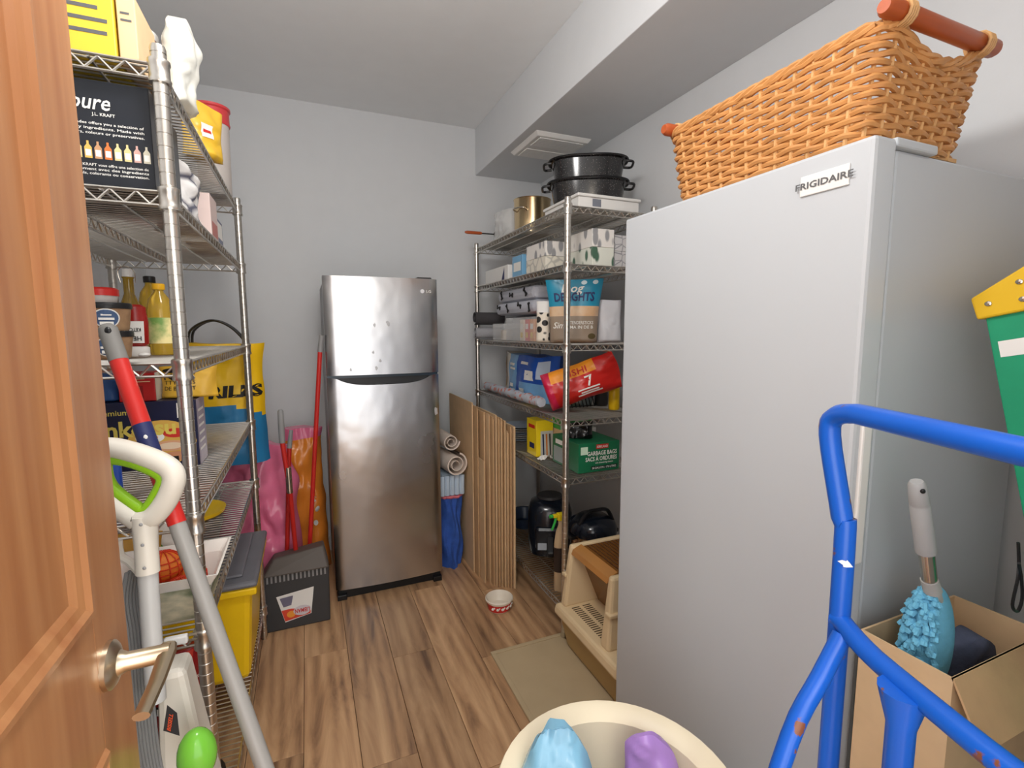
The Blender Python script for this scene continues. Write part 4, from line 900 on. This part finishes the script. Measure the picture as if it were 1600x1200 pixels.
q=lp([(262,1122),(268,1083),(283,1095),(287,1130)]); obj('badge',B().add([p+Vector((0,-.03,0)) for p in q],[(0,3,2,1)]),dark_pl,bd_)
vs,fs=text_mesh('BISSELL',.007,.03,.2,.02); e0=(q[3]-q[0]).normalized(); e1=(q[1]-q[0]).normalized(); cpt=(q[0]+q[2])/2+Vector((0,-.0315,0))
obj('lettering',B().add([cpt+(e1*x-e0*y) for x,y in vs],fs),mat('print_orange',(230,90,50),.5),bd_)
q=lp([(300,1133)])[0]; obj('tank',B().ball((q.x+.004,q.y,q.z-.06),.032,.03,.05,16,10),mat('green_tank',(120,200,60),.15,alpha=.8),cc,smooth=True)
bb=None
for k in range(7):
    x0=192+k*5.2; y0=872+abs(k-3)*3
    pts=[pD(x0+6,y0+14,DPT+.02+.006*k),pD(x0,y0+60,DPT+.02+.006*k),pD(x0+8,1000,DPT+.02+.006*k),pD(x0+22,1160,DPT+.02+.006*k),pD(x0+40,1250,DPT+.03+.006*k)]
    obj('cord_strand',B().tube([p-O for p in bez(pts,6)],.0036,7),cord_m,cc,smooth=True)
obj('cord_hook',B().tube([p-O for p in bez([pD(228,905,DPT+.02),pD(205,880,DPT+.03),pD(188,868,DPT+.03),pD(184,845,DPT+.03)],5)],.0075,8),wcl,cc,smooth=True)
pl_=thing('power_plug','white power plug hanging in front of the red coffee bag','plug',tuple(pD(278,1000,1.02))); obj('plug',B().box(-.024,.018,-.007,.007,-.009,.009),white_pl,pl_,bevel=.003)
for s in (-1,1): obj('prong',B().box(.018,.034,-.001,.001,s*.006-.0025,s*.006+.0025),steel_m,pl_)

# ------------------------------------------------------------------ right rack contents
# top
t=thing('stock_pot','shiny steel stock pot on top of the supply rack','pot',(1.22,2.60,T1)); obj('pot',B().lathe([(.096,0),(.102,.005),(.104,.19),(.108,.195),(.1,.193),(.097,.01),(.004,.008)],36),mat('warm_steel',(214,190,150),.2,1),t,smooth=True)
for a in (PI+.5,.5): obj('handle',B().tube(bez([(.104*math.cos(a-.35),.104*math.sin(a-.35),.12),(.135*math.cos(a-.25),.135*math.sin(a-.25),.13),(.135*math.cos(a+.25),.135*math.sin(a+.25),.13),(.104*math.cos(a+.35),.104*math.sin(a+.35),.12)],5),.004,6),steel_m,t,smooth=True)
pc=Pouch(.20,.17,.12,61,.04,pinch=.5); pouch_thing('plastic_bag','clear crumpled plastic bag beside the stock pot','bag',pc,mat('clear_film',(230,230,228),.15,alpha=.5,bump=.4,bscale=20),(1.16,2.84,T1),-PI/2+.3)
t=thing('waffle_iron','dark griddle iron with a wooden handle jutting over the rack edge','pan',(1.22,3.00,T1)); 
for s in (-1,1): obj('leg',B().tube([(s*.05,0,0),(s*.05,0,.06)],.004,6),steel_m,t)
obj('plate',B().lathe([(.075,.06),(.08,.064),(.08,.085),(.075,.09)],24,sx=1,sy=.7),black_pl,t,smooth=True)
hdl=obj('handle_rod',B().tube([(-.07,0,.074),(-.17,0,.074)],.004,8),black_pl,t,smooth=True); obj('wooden_grip',B().tube([(-.165,0,.074),(-.175,0,.074),(-.26,0,.074),(-.275,0,.074)],[.007,.010,.010,.006],10),hw,hdl,smooth=True)
o,D=carton('storage_box','flat white lidded box under the black roasters','box',1.13,1.45,1.93,2.26,T1,.05,white_pl); obj('lid',B().box(-D[0]/2-.008,D[0]/2+.008,-D[1]/2-.008,D[1]/2+.008,.0505,.064),white_pl,o,bevel=.004); patch(o,D,'-Y',.22,.36,.25,.9,mat('barcode',(120,124,134),.6))
enam=pattern('speckled_enamel',(130,126,122),(30,29,30),150,'voronoi',.16,soft=.05,rough=.16)
def roaster(label,z,sc):
    t=thing('roaster',label,'roasting pan',(1.29,2.12,z),-.5,'black roasting pans')
    obj('pan',B().lathe([(.80,0),(.88,.008),(.96,.088),(1.05,.093),(1.06,.099),(1.0,.1),(.93,.092),(.84,.016),(.01,.014)],40,sx=.185*sc,sy=.125*sc,power=.75),enam,t,smooth=True)
    obj('rim_band',B().tube([(.194*sc*math.copysign(abs(math.cos(a))**.75,math.cos(a)),.131*sc*math.copysign(abs(math.sin(a))**.75,math.sin(a)),.097) for a in [2*PI*i/48 for i in range(48)]],.004,6,closed=True),black_pl,t,smooth=True)
    for s in (-1,1): obj('handle',B().tube(bez([(s*.18*sc,-.05,.085),(s*.212*sc,-.045,.082),(s*.218*sc,0,.08),(s*.212*sc,.045,.082),(s*.18*sc,.05,.085)],5),.006,7),steel_m if False else black_pl,t,smooth=True)
roaster('speckled black roasting pan resting on the flat white box',T1+.0655,1.0); roaster('speckled black roasting pan stacked on another roaster',T1+.0655+.102,.97)
# second
o,D=carton('storage_box','plain white box with a blue corner on the second supply shelf','box',1.085,1.26,2.64,3.02,T2,.085,paper_m); patch(o,D,'-X',.72,.82,.05,.9,navy_m,shape=[(.74,.05),(.86,.05),(.86,.9)])
o,D=carton('carton','light blue carton beside the tissue boxes','box',1.10,1.22,2.47,2.61,T2,.12,mat('carton_sky',(120,176,214),.45)); patch(o,D,'-X',.15,.85,.3,.7,txt_w); patch(o,D,'-Y',.3,.7,.3,.7,navy_m)
leaf=pattern('leaf_print',(150,150,152),(232,228,222),26,'voronoi',.42,stretch=(1,1,.45),soft=.05,rot=(.5,.5,0)); geo=pattern('line_print',(190,186,176),(226,220,206),16,'edge',.06,soft=.03); grn=pattern('green_leaf_print',(70,104,84),(224,226,214),24,'voronoi',.40,stretch=(1,1,.5),soft=.05,rot=(.4,.6,0)); gry=pattern('grey_line_print',(150,150,154),(206,204,204),22,'edge',.04,soft=.02)
for (lab,x0,x1,y0,y1,z,h,m) in (('tissue box with gold geometric lines under a leafy box',1.105,1.235,2.20,2.43,T2,.075,geo),('tissue box with grey leaf print stacked on the geometric box',1.105,1.235,2.20,2.43,T2+.0758,.072,leaf),
  ('tissue box with green leaf print under a grey leafy box',1.20,1.315,1.925,2.15,T2,.082,grn),('tissue box with grey leaf print stacked on the green one',1.20,1.315,1.925,2.15,T2+.0828,.080,leaf),
  ('grey line-patterned tissue box with red end, lower of two',1.325,1.47,1.94,2.15,T2,.072,gry),('grey line-patterned tissue box on top of its twin',1.325,1.47,1.94,2.15,T2+.0728,.072,gry)):
    o,D=carton('tissue_box',lab,'tissue box',x0,x1,y0,y1,z,h,m,'tissue boxes')
    patch(o,D,'T',.25,.75,.3,.7,paper_m,shape='ell',name='opening')
    if 'red end' in lab: patch(o,D,'-Y',.88,1,0,1,red_m)
# third
t=thing('fleece_blanket','folded grey fleece blanket with black bone print on the supply rack','blanket',(1.37,2.68,T3)); fle=mat('fleece_grey',(196,198,208),.95,var=.06,bump=.5,bscale=150)
for k in range(4): 
    obj('fold',B().box((-.13 if k<2 else -.255)+.004*k,.13,-.36+.02*k,.33-.03*k,.076*k,.076*k+.0745),fle,t,bevel=.03)
def bone(c,rot): 
    b=B(); b.tube([(0,-.018,0),(0,.018,0)],.005,6)
    for s in (-1,1):
        for q in (-1,1): b.ball((0,s*.02,q*.006),.004,.008,.008,8,6)
    return b.xf(Matrix.Translation(c)@Matrix.Rotation(rot,4,'X'))
for (y,z,r) in ((.20,.20,.2),(.06,.19,1.0),(-.12,.20,.4),(-.25,.185,1.4),(.0,.265,.1),(-.2,.27,.8),(.15,.27,1.2)): obj('bone_print',bone((-.250,y,z),r),black_pl,t)
roll('rolled_cloth','dark grey rolled cloth poking out past the supply rack','cloth',(1.12,3.06,T3+.140),.20,.045,mat('charcoal_cloth',(70,68,70),.95,var=.15,bump=.4,bscale=120),(0,PI/2,0),turns=2.0)
roll('rolled_cloth','light grey rolled cloth below the dark cloth roll','cloth',(1.12,3.05,T3+.046),.20,.042,mat('light_grey_cloth',(168,168,172),.95,var=.1,bump=.4,bscale=120),(0,PI/2,0),turns=2.2)
def cbin(label,x0,x1,y0,y1,h,items):
    w,d=(x1-x0)/2,(y1-y0)/2; t=thing('storage_bin',label,'bin',((x0+x1)/2,(y0+y1)/2,T3)); th=.0022
    for b in (B().box(-w,-w+th,-d,d,0,h),B().box(w-th,w,-d,d,0,h),B().box(-w+th,w-th,-d,-d+th,0,h),B().box(-w+th,w-th,d-th,d,0,h),B().box(-w+th,w-th,-d+th,d-th,0,th)): obj('wall',b,clear_m,t)
    return t
cbin('small clear bin holding a white jar','x' and 1.08,1.20,2.70,2.88,.10,0)
tag(obj('jar',B().lathe([(.035,0),(.038,.005),(.038,.055),(.03,.06)],20),mat('jar_cream',(222,206,184),.4),loc=(1.14,2.79,T3+.003),smooth=True),'cream jar inside the small clear bin','jar')
cbin('larger clear bin holding red and orange packets',1.08,1.22,2.29,2.66,.13,0)
for k,(y,c,lab) in enumerate(((2.35,(226,140,50),'orange packet in the larger clear bin'),(2.41,(212,60,56),'red packet in the larger clear bin'),(2.48,(238,226,206),'white packet with coloured print in the larger clear bin'))):
    o,D=carton('packet',lab,'packet',1.10,1.185,y-.025,y+.025,T3+.003,.115,mat('packet_%d'%k,c,.45)); patch(o,D,'-X',.15,.85,.55,.8,txt_w); patch(o,D,'-X',.2,.8,.15,.4,mat('packet_gold',(230,190,60),.5))
pc=Pouch(.07,.20,.05,71,.006,pinch=.6); o=pouch_thing('treat_pouch','narrow pouch with black animal print beside the dog treats','pouch',pc,[pattern('animal_print',(26,24,24),(226,216,200),24,'voronoi',.38,soft=.03),paper_m],(1.10,2.215,T3),-.7,mfun=lambda u,v:1 if v>.72 else 0)
pc=Pouch(.25,.30,.08,73,.008,pinch=.55,taper=-.22)
tq=mat('pouch_turquoise',(38,140,172),.3,var=.05); win=mat('treat_window',(206,150,96),.35,rgb2=(226,206,178),scale=22); tau=mat('pouch_taupe',(150,132,114),.4,var=.05)
o=pouch_thing('treat_bag','blue and taupe dog treat bag with a clear window','bag',pc,[tau,win,tq],(1.195,2.075,T3),-.50,mfun=lambda u,v:0 if v<.42 else (1 if v<.56 else 2),nu=22,nv=26)
pc.text(o,.47,.86,'Dog',.040,txt_w,shear=.25,bold=.02); pc.text(o,.5,.72,'DELIGHTS',.040,navy_m,width=.19,bold=.03)
for k,s in enumerate(('TENDERSTICKS','MA IN DE B')): pc.text(o,.66,.32-k*.07,s,.015,txt_w,width=.12)
pc.text(o,.23,.28,'Simp',.03,txt_w,shear=.3); pc.patch(o,.80,.96,.06,.15,mat('seal_olive',(86,72,40),.5),ell=True)
for u in (.66,.86): pc.patch(o,u-.05,u+.05,.91,.98,mat('roundel',(210,226,230),.5),ell=True)
pc=Pouch(.12,.20,.07,75,.015,pinch=.5); pouch_thing('flour_bag','white paper bag behind the dog treat bag','bag',pc,mat('bag_paper',(216,216,220),.6,bump=.4,bscale=25),(1.375,2.04,T3),-.3)
# fourth
pc=Pouch(.72,.255,.17,81,.012,pinch=.2); pc.fat=0
o=pouch_thing('pad_pack','large blue and white plastic pack with a dog picture','pack',pc,[mat('pack_blue',(36,84,176),.28,var=.15),mat('pack_sky',(120,170,214),.3,var=.2),mat('pack_cream',(214,206,194),.4,var=.1)],(1.25,2.66,T4),-PI/2,nu=30,nv=18,mfun=lambda u,v:2 if u<.22 else (1 if u<.45 or (u>.5 and v<.4) else 0))
pc.patch(o,.60,.76,.45,.68,txt_w); pc.patch(o,.8,.95,.5,.9,mat('pack_pale',(190,206,226),.4)); pc.patch(o,.05,.17,.15,.85,mat('dog_tan',(190,160,120),.6),ell=True); pc.patch(o,.07,.15,.70,.90,mat('dog_tan',(190,160,120),.6),ell=True,lift=.004)
for u0,u1,v0,v1 in ((.27,.40,.74,.80),(.28,.42,.64,.69),(.52,.66,.80,.86),(.28,.38,.22,.30),(.30,.42,.12,.18),(.52,.62,.16,.24)): pc.patch(o,u0,u1,v0,v1,txt_w,lift=.0035,name='small_print')
conf=pattern('confetti_print',(206,120,100),(190,196,206),30,'voronoi',.35,soft=.12)
tag(obj('candy_tube',B().tube([(0,-.42+.84*i/16,.030+.004*math.sin(i*2.4)) for i in range(17)],[.026+.004*math.sin(i*2.6) for i in range(17)],10),conf,loc=(1.105,2.66,T4),smooth=True),'long clear tube of colourful sweets along the shelf edge','sweets')
t=thing('wire_basket','black wire basket leaning behind the red snack bag','basket',(1.30,2.16,T4))
for k in range(8): obj('wire',B().tube([(-.08+k*.022,0,.004),(-.12+k*.022,.03,.20)],.003,5),black_pl,t)
for k in range(5): obj('wire',B().tube([(-.085-.01*k,.0+.007*k,.01+.045*k),(.08-.01*k,.0+.007*k,.01+.045*k)],.003,5),black_pl,t)
redb=mat('snack_red',(200,36,30),.28,var=.1,bump=.2,bscale=16); pc=Pouch(.19,.36,.14,91,.022,pinch=.75); 
rot=(Matrix.Rotation(-.52,4,'Z')@Matrix.Rotation(-1.20,4,'Y').inverted()@Matrix.Translation((0,0,-.175))).to_euler()
Mx=Matrix.Translation(pY(908,602,2.0)+Vector((.03,.06,.0)))@Matrix.Rotation(-.52,4,'Z')@Matrix.Rotation(1.22,4,'Y')@Matrix.Translation((0,0,-.175))
o=pouch_thing('snack_bag','shiny red and orange snack bag marked 7 lying on the supply rack','bag',pc,[redb,mat('snack_orange',(238,150,40),.3),mat('snack_pink',(196,30,70),.3)],(0,0,0),0,mfun=lambda u,v:2 if v<.1 else (1 if u<.28 and v<.75 else 0),nu=20,nv=26); o.matrix_world=Mx
zmin=min((Mx@v.co).z for v in o.data.vertices); o.location.z+=T4-zmin+.001
for u,v,st_,h,m in ((.17,.50,'ISHI',.030,red_m),(.50,.60,'7',.055,txt_w)): pc.text(o,u,v,st_,h,m,width=(.085 if st_=='ISHI' else None),ang=PI/2,lift=.006)
for u,v0,v1 in ((.70,.42,.70),(.78,.45,.68),(.84,.40,.72)): pc.patch(o,u-.02,u+.02,v0,v1,txt_w,lift=.004,name='small_print')
def bottle(label,c,r,h,m,capm,sy=1):
    t=thing('cleaning_bottle',label,'bottle',c,0,'cleaning bottles'); obj('bottle',B().lathe([(r*.9,0),(r,.006),(r,h*.6),(r*.5,h*.78),(r*.4,h*.84)],20,sy=sy),m,t,smooth=True); obj('cap',B().lathe([(r*.5,h*.842),(r*.52,h*.85),(r*.48,h*.98),(r*.3,h)],16),capm,t,smooth=True)
bottle('yellow cleaning bottle behind the red snack bag',(1.425,2.06,T4),.028,.19,yellow_m,black_pl)
bottle('clear bottle with a bright green cap behind the red snack bag',(1.36,2.22,T4),.03,.235,mat('bottle_grey',(120,130,130),.2),mat('cap_green',(60,170,70),.4))
bottle('black cleaning bottle at the rack end beside the freezer',(1.455,1.965,T4),.026,.23,black_pl,mat('cap_cream',(226,206,130),.4))
bottle('dark bottle with black pump on the supply rack',(1.44,2.2,T4),.035,.25,dark_pl,black_pl)
# fifth
for k in range(7): tag(obj('plate',B().lathe([(.05,0),(.07,.002),(.115,.010),(.118,.012),(.113,.0125),(.07,.0045),(.002,.004)],32),white_pl if k%3 else mat('plate_blue',(176,190,206),.35),loc=(1.21,2.74,T5+.0128*k),smooth=True),'dinner plate in the stack on the supply rack','plate','stacked dinner plates')
o,D=carton('freezer_bag_box','yellow box with a striped picture on the supply rack','box',1.10,1.20,2.29,2.41,T5,.195,mat('box_yellow',(236,206,30),.4)); patch(o,D,'-Y',.25,1,.0,.7,mat('pic_grey',(190,190,180),.5)); 
for k in range(3): patch(o,D,'-Y',.35+k*.2,.47+k*.2,.02,.62,mat('pic_%d'%k,((40,50,80),(200,120,50),(60,60,60))[k],.5),lift=.0011,shape=[(.40+k*.2,.02),(.48+k*.2,.02),(.44+k*.2,.62),(.34+k*.2,.62)])
patch(o,D,'-X',.2,.85,.76,.86,red_m); patch(o,D,'-X',.3,.8,.2,.35,navy_m)
o,D=carton('storage_box','plain white carton behind the garbage bag box','box',1.24,1.42,2.215,2.36,T5,.15,paper_m); lines(o,D,'-Y',.3,.7,.5,.1,2,txt_g,.02)
o,D=carton('storage_box','beige carton beside the yellow box','box',1.205,1.236,2.215,2.40,T5,.15,card2_m)
o,D=carton('wrap_box','bright green carton lying on the white carton','box',1.205,1.405,2.225,2.32,T5+.151,.062,mat('box_green',(64,168,84),.4)); patch(o,D,'-Y',.02,.18,.0,1,mat('pale_green',(206,230,206),.5)); patch(o,D,'-Y',.25,.42,.15,.85,mat('mid_green',(30,130,60),.4),shape='ell'); lines(o,D,'-Y',.5,.85,.6,.2,3,mat('pale_green',(206,230,206),.5),.08)
gx0,gx1,gy0,gy1=1.148,1.375,1.935,2.195
o,D=carton('garbage_bag_box','green garbage bag box with white lettering, opened at the top','box',gx0,gx1,gy0,gy1,T5,.142,mat('box_dark_green',(26,110,72),.4))
text(o,D,'-Y',.57,.64,'GARBAGE BAGS',.020,txt_w,width=.165,bold=.02,ang=0); text(o,D,'-Y',.55,.45,'SACS À ORDURES',.020,txt_w,width=.175,bold=.02); text(o,D,'-Y',.62,.31,'with drawstring closure',.008,txt_w,width=.10); patch(o,D,'-Y',.30,.95,.08,.20,mat('box_black_green',(14,40,30),.4)); text(o,D,'-Y',.62,.14,'38 GALLON / 170 LITRES',.010,txt_w,width=.135,lift=.002)
patch(o,D,'-Y',.42,.72,.78,.93,red_m); text(o,D,'-Y',.57,.855,'KIRKLAND',.012,txt_w,width=.06,lift=.002); patch(o,D,'-Y',.05,.22,.62,.88,mat('pale_green',(206,230,206),.5)); patch(o,D,'-X',.05,.6,.08,.62,mat('pic_bag',(150,160,160),.4)); patch(o,D,'-X',.12,.4,.72,.88,txt_w)
pc=Pouch(.13,.075,.09,95,.03,pinch=.6); pouch_thing('garbage_bag','shiny black garbage bag pulled out of the green box','bag',pc,mat('black_film',(14,14,16),.15,bump=.5,bscale=20),(1.225,2.06,T5+.1428),-.6)
tag(obj('paper_napkin',B().grid(8,6,lambda u,v:(u*.09-.045,v*.06-.03,.004+.02*math.exp(-((u-.5)*5)**2)*(1-v*.4)+.004*math.sin(u*17+v*9))),paper_m,loc=(1.13,2.235,T5)),'crumpled white paper napkin in front of the yellow box','napkin')
# bottom shelf
af=thing('air_fryer','glossy black air fryer on the lowest supply shelf','air fryer',(1.27,2.46,T6),-.45); bl=mat('gloss_black',(20,26,36),.15,var=.1)
obj('body',B().lathe([(.10,0),(.118,.01),(.128,.10),(.128,.24),(.112,.29),(.07,.32),(.01,.325)],32,power=.7),bl,af,smooth=True)
dw=obj('drawer',B().box(-.085,.085,-.142,-.10,.05,.19),bl,af,bevel=.02); obj('drawer_handle',B().hexa([(-.018,-.215,.05),(.018,-.215,.05),(.02,-.14,.10),(-.02,-.14,.10)],[(-.018,-.215,.075),(.018,-.215,.075),(.02,-.14,.14),(-.02,-.14,.14)]),black_pl,dw,bevel=.006)
obj('label',B().box(-.07,-.02,-.1435,-.142,.06,.10),mat('label_grey',(170,180,190),.5),dw); obj('top_ring',B().lathe([(.07,.32),(.075,.322),(.07,.335),(.05,.338)],26),dark_pl,af,smooth=True)
ip=thing('pressure_cooker','steel pressure cooker with a black domed lid on the lowest supply shelf','pressure cooker',(1.335,2.10,T6)); 
obj('base',B().lathe([(.10,0),(.11,.005),(.112,.045),(.108,.05)],36),black_pl,ip,smooth=True); obj('pot',B().lathe([(.108,.05),(.113,.055),(.113,.235),(.11,.24)],36),mat('copper_steel',(204,172,136),.25,1),ip,smooth=True)
ld_=obj('lid',B().lathe([(.118,.238),(.126,.245),(.126,.270),(.115,.30),(.07,.33),(.01,.34)],36),bl,ip,smooth=True); obj('lid_handle',B().tube(bez([(-.10,-.03,.30),(-.06,-.04,.362),(.0,-.045,.372),(.06,-.04,.362),(.10,-.03,.30)],5),.013,8,flat=.7),black_pl,ld_,smooth=True)
for s in (-1,1): obj('side_handle',B().box(s*.13-.014,s*.13+.014,-.03,.03,.225,.245),black_pl,ip,bevel=.005)
tag(obj('cooking_bowl',B().lathe([(.05,0),(.09,.02),(.118,.09),(.122,.094),(.113,.09),(.085,.024),(.003,.01)],32),mat('bowl_navy',(34,52,78),.3),loc=(1.27,2.82,T6),smooth=True),'dark blue bowl behind the air fryer','bowl')
sp=thing('spray_bottle','brown spray bottle with a green and yellow trigger on the lowest supply shelf','spray bottle',(1.115,2.04,T6))
obj('bottle',B().lathe([(.032,0),(.035,.006),(.035,.24),(.026,.30),(.014,.335),(.014,.36)],24,sy=.75),mat('bottle_tan',(190,164,130),.3),sp,smooth=True)
obj('label',B().lathe([(.0358,.10),(.0358,.225)],24,sy=.75,cap=False),mat('label_dark',(46,36,32),.4),sp,smooth=True)
tr=obj('trigger_head',B().box(-.02,.02,-.014,.014,.358,.395).box(-.045,-.02,-.009,.009,.375,.393),mat('trigger_yellow',(226,200,30),.4),sp,bevel=.004)
gg=mat('trigger_green',(52,170,70),.4); obj('trigger',B().tube(bez([(-.028,0,.375),(-.036,0,.345),(-.05,0,.315)],4),.006,7),gg,tr,smooth=True); obj('nozzle',B().tube([(-.045,0,.384),(-.062,0,.384)],.009,8),gg,tr,smooth=True)

# ------------------------------------------------------------------ unseen pendant fitting, added to dress the fill light near the doorway
cl=thing('added_lamp_fitting','added unseen pendant fitting for the fill light inside the doorway','lamp',(0.10,0.85,ZC)); obj('ceiling_rose',B().lathe([(.05,0),(.05,-.012),(.02,-.03),(.004,-.032)],28),white_pl,cl,smooth=True); obj('cord',B().tube([(0,0,-.03),(0,0,-.30)],.003,6),white_pl,cl); obj('lamp_holder',B().lathe([(.008,-.345),(.02,-.34),(.02,-.305),(.006,-.295)],18),white_pl,cl,smooth=True)
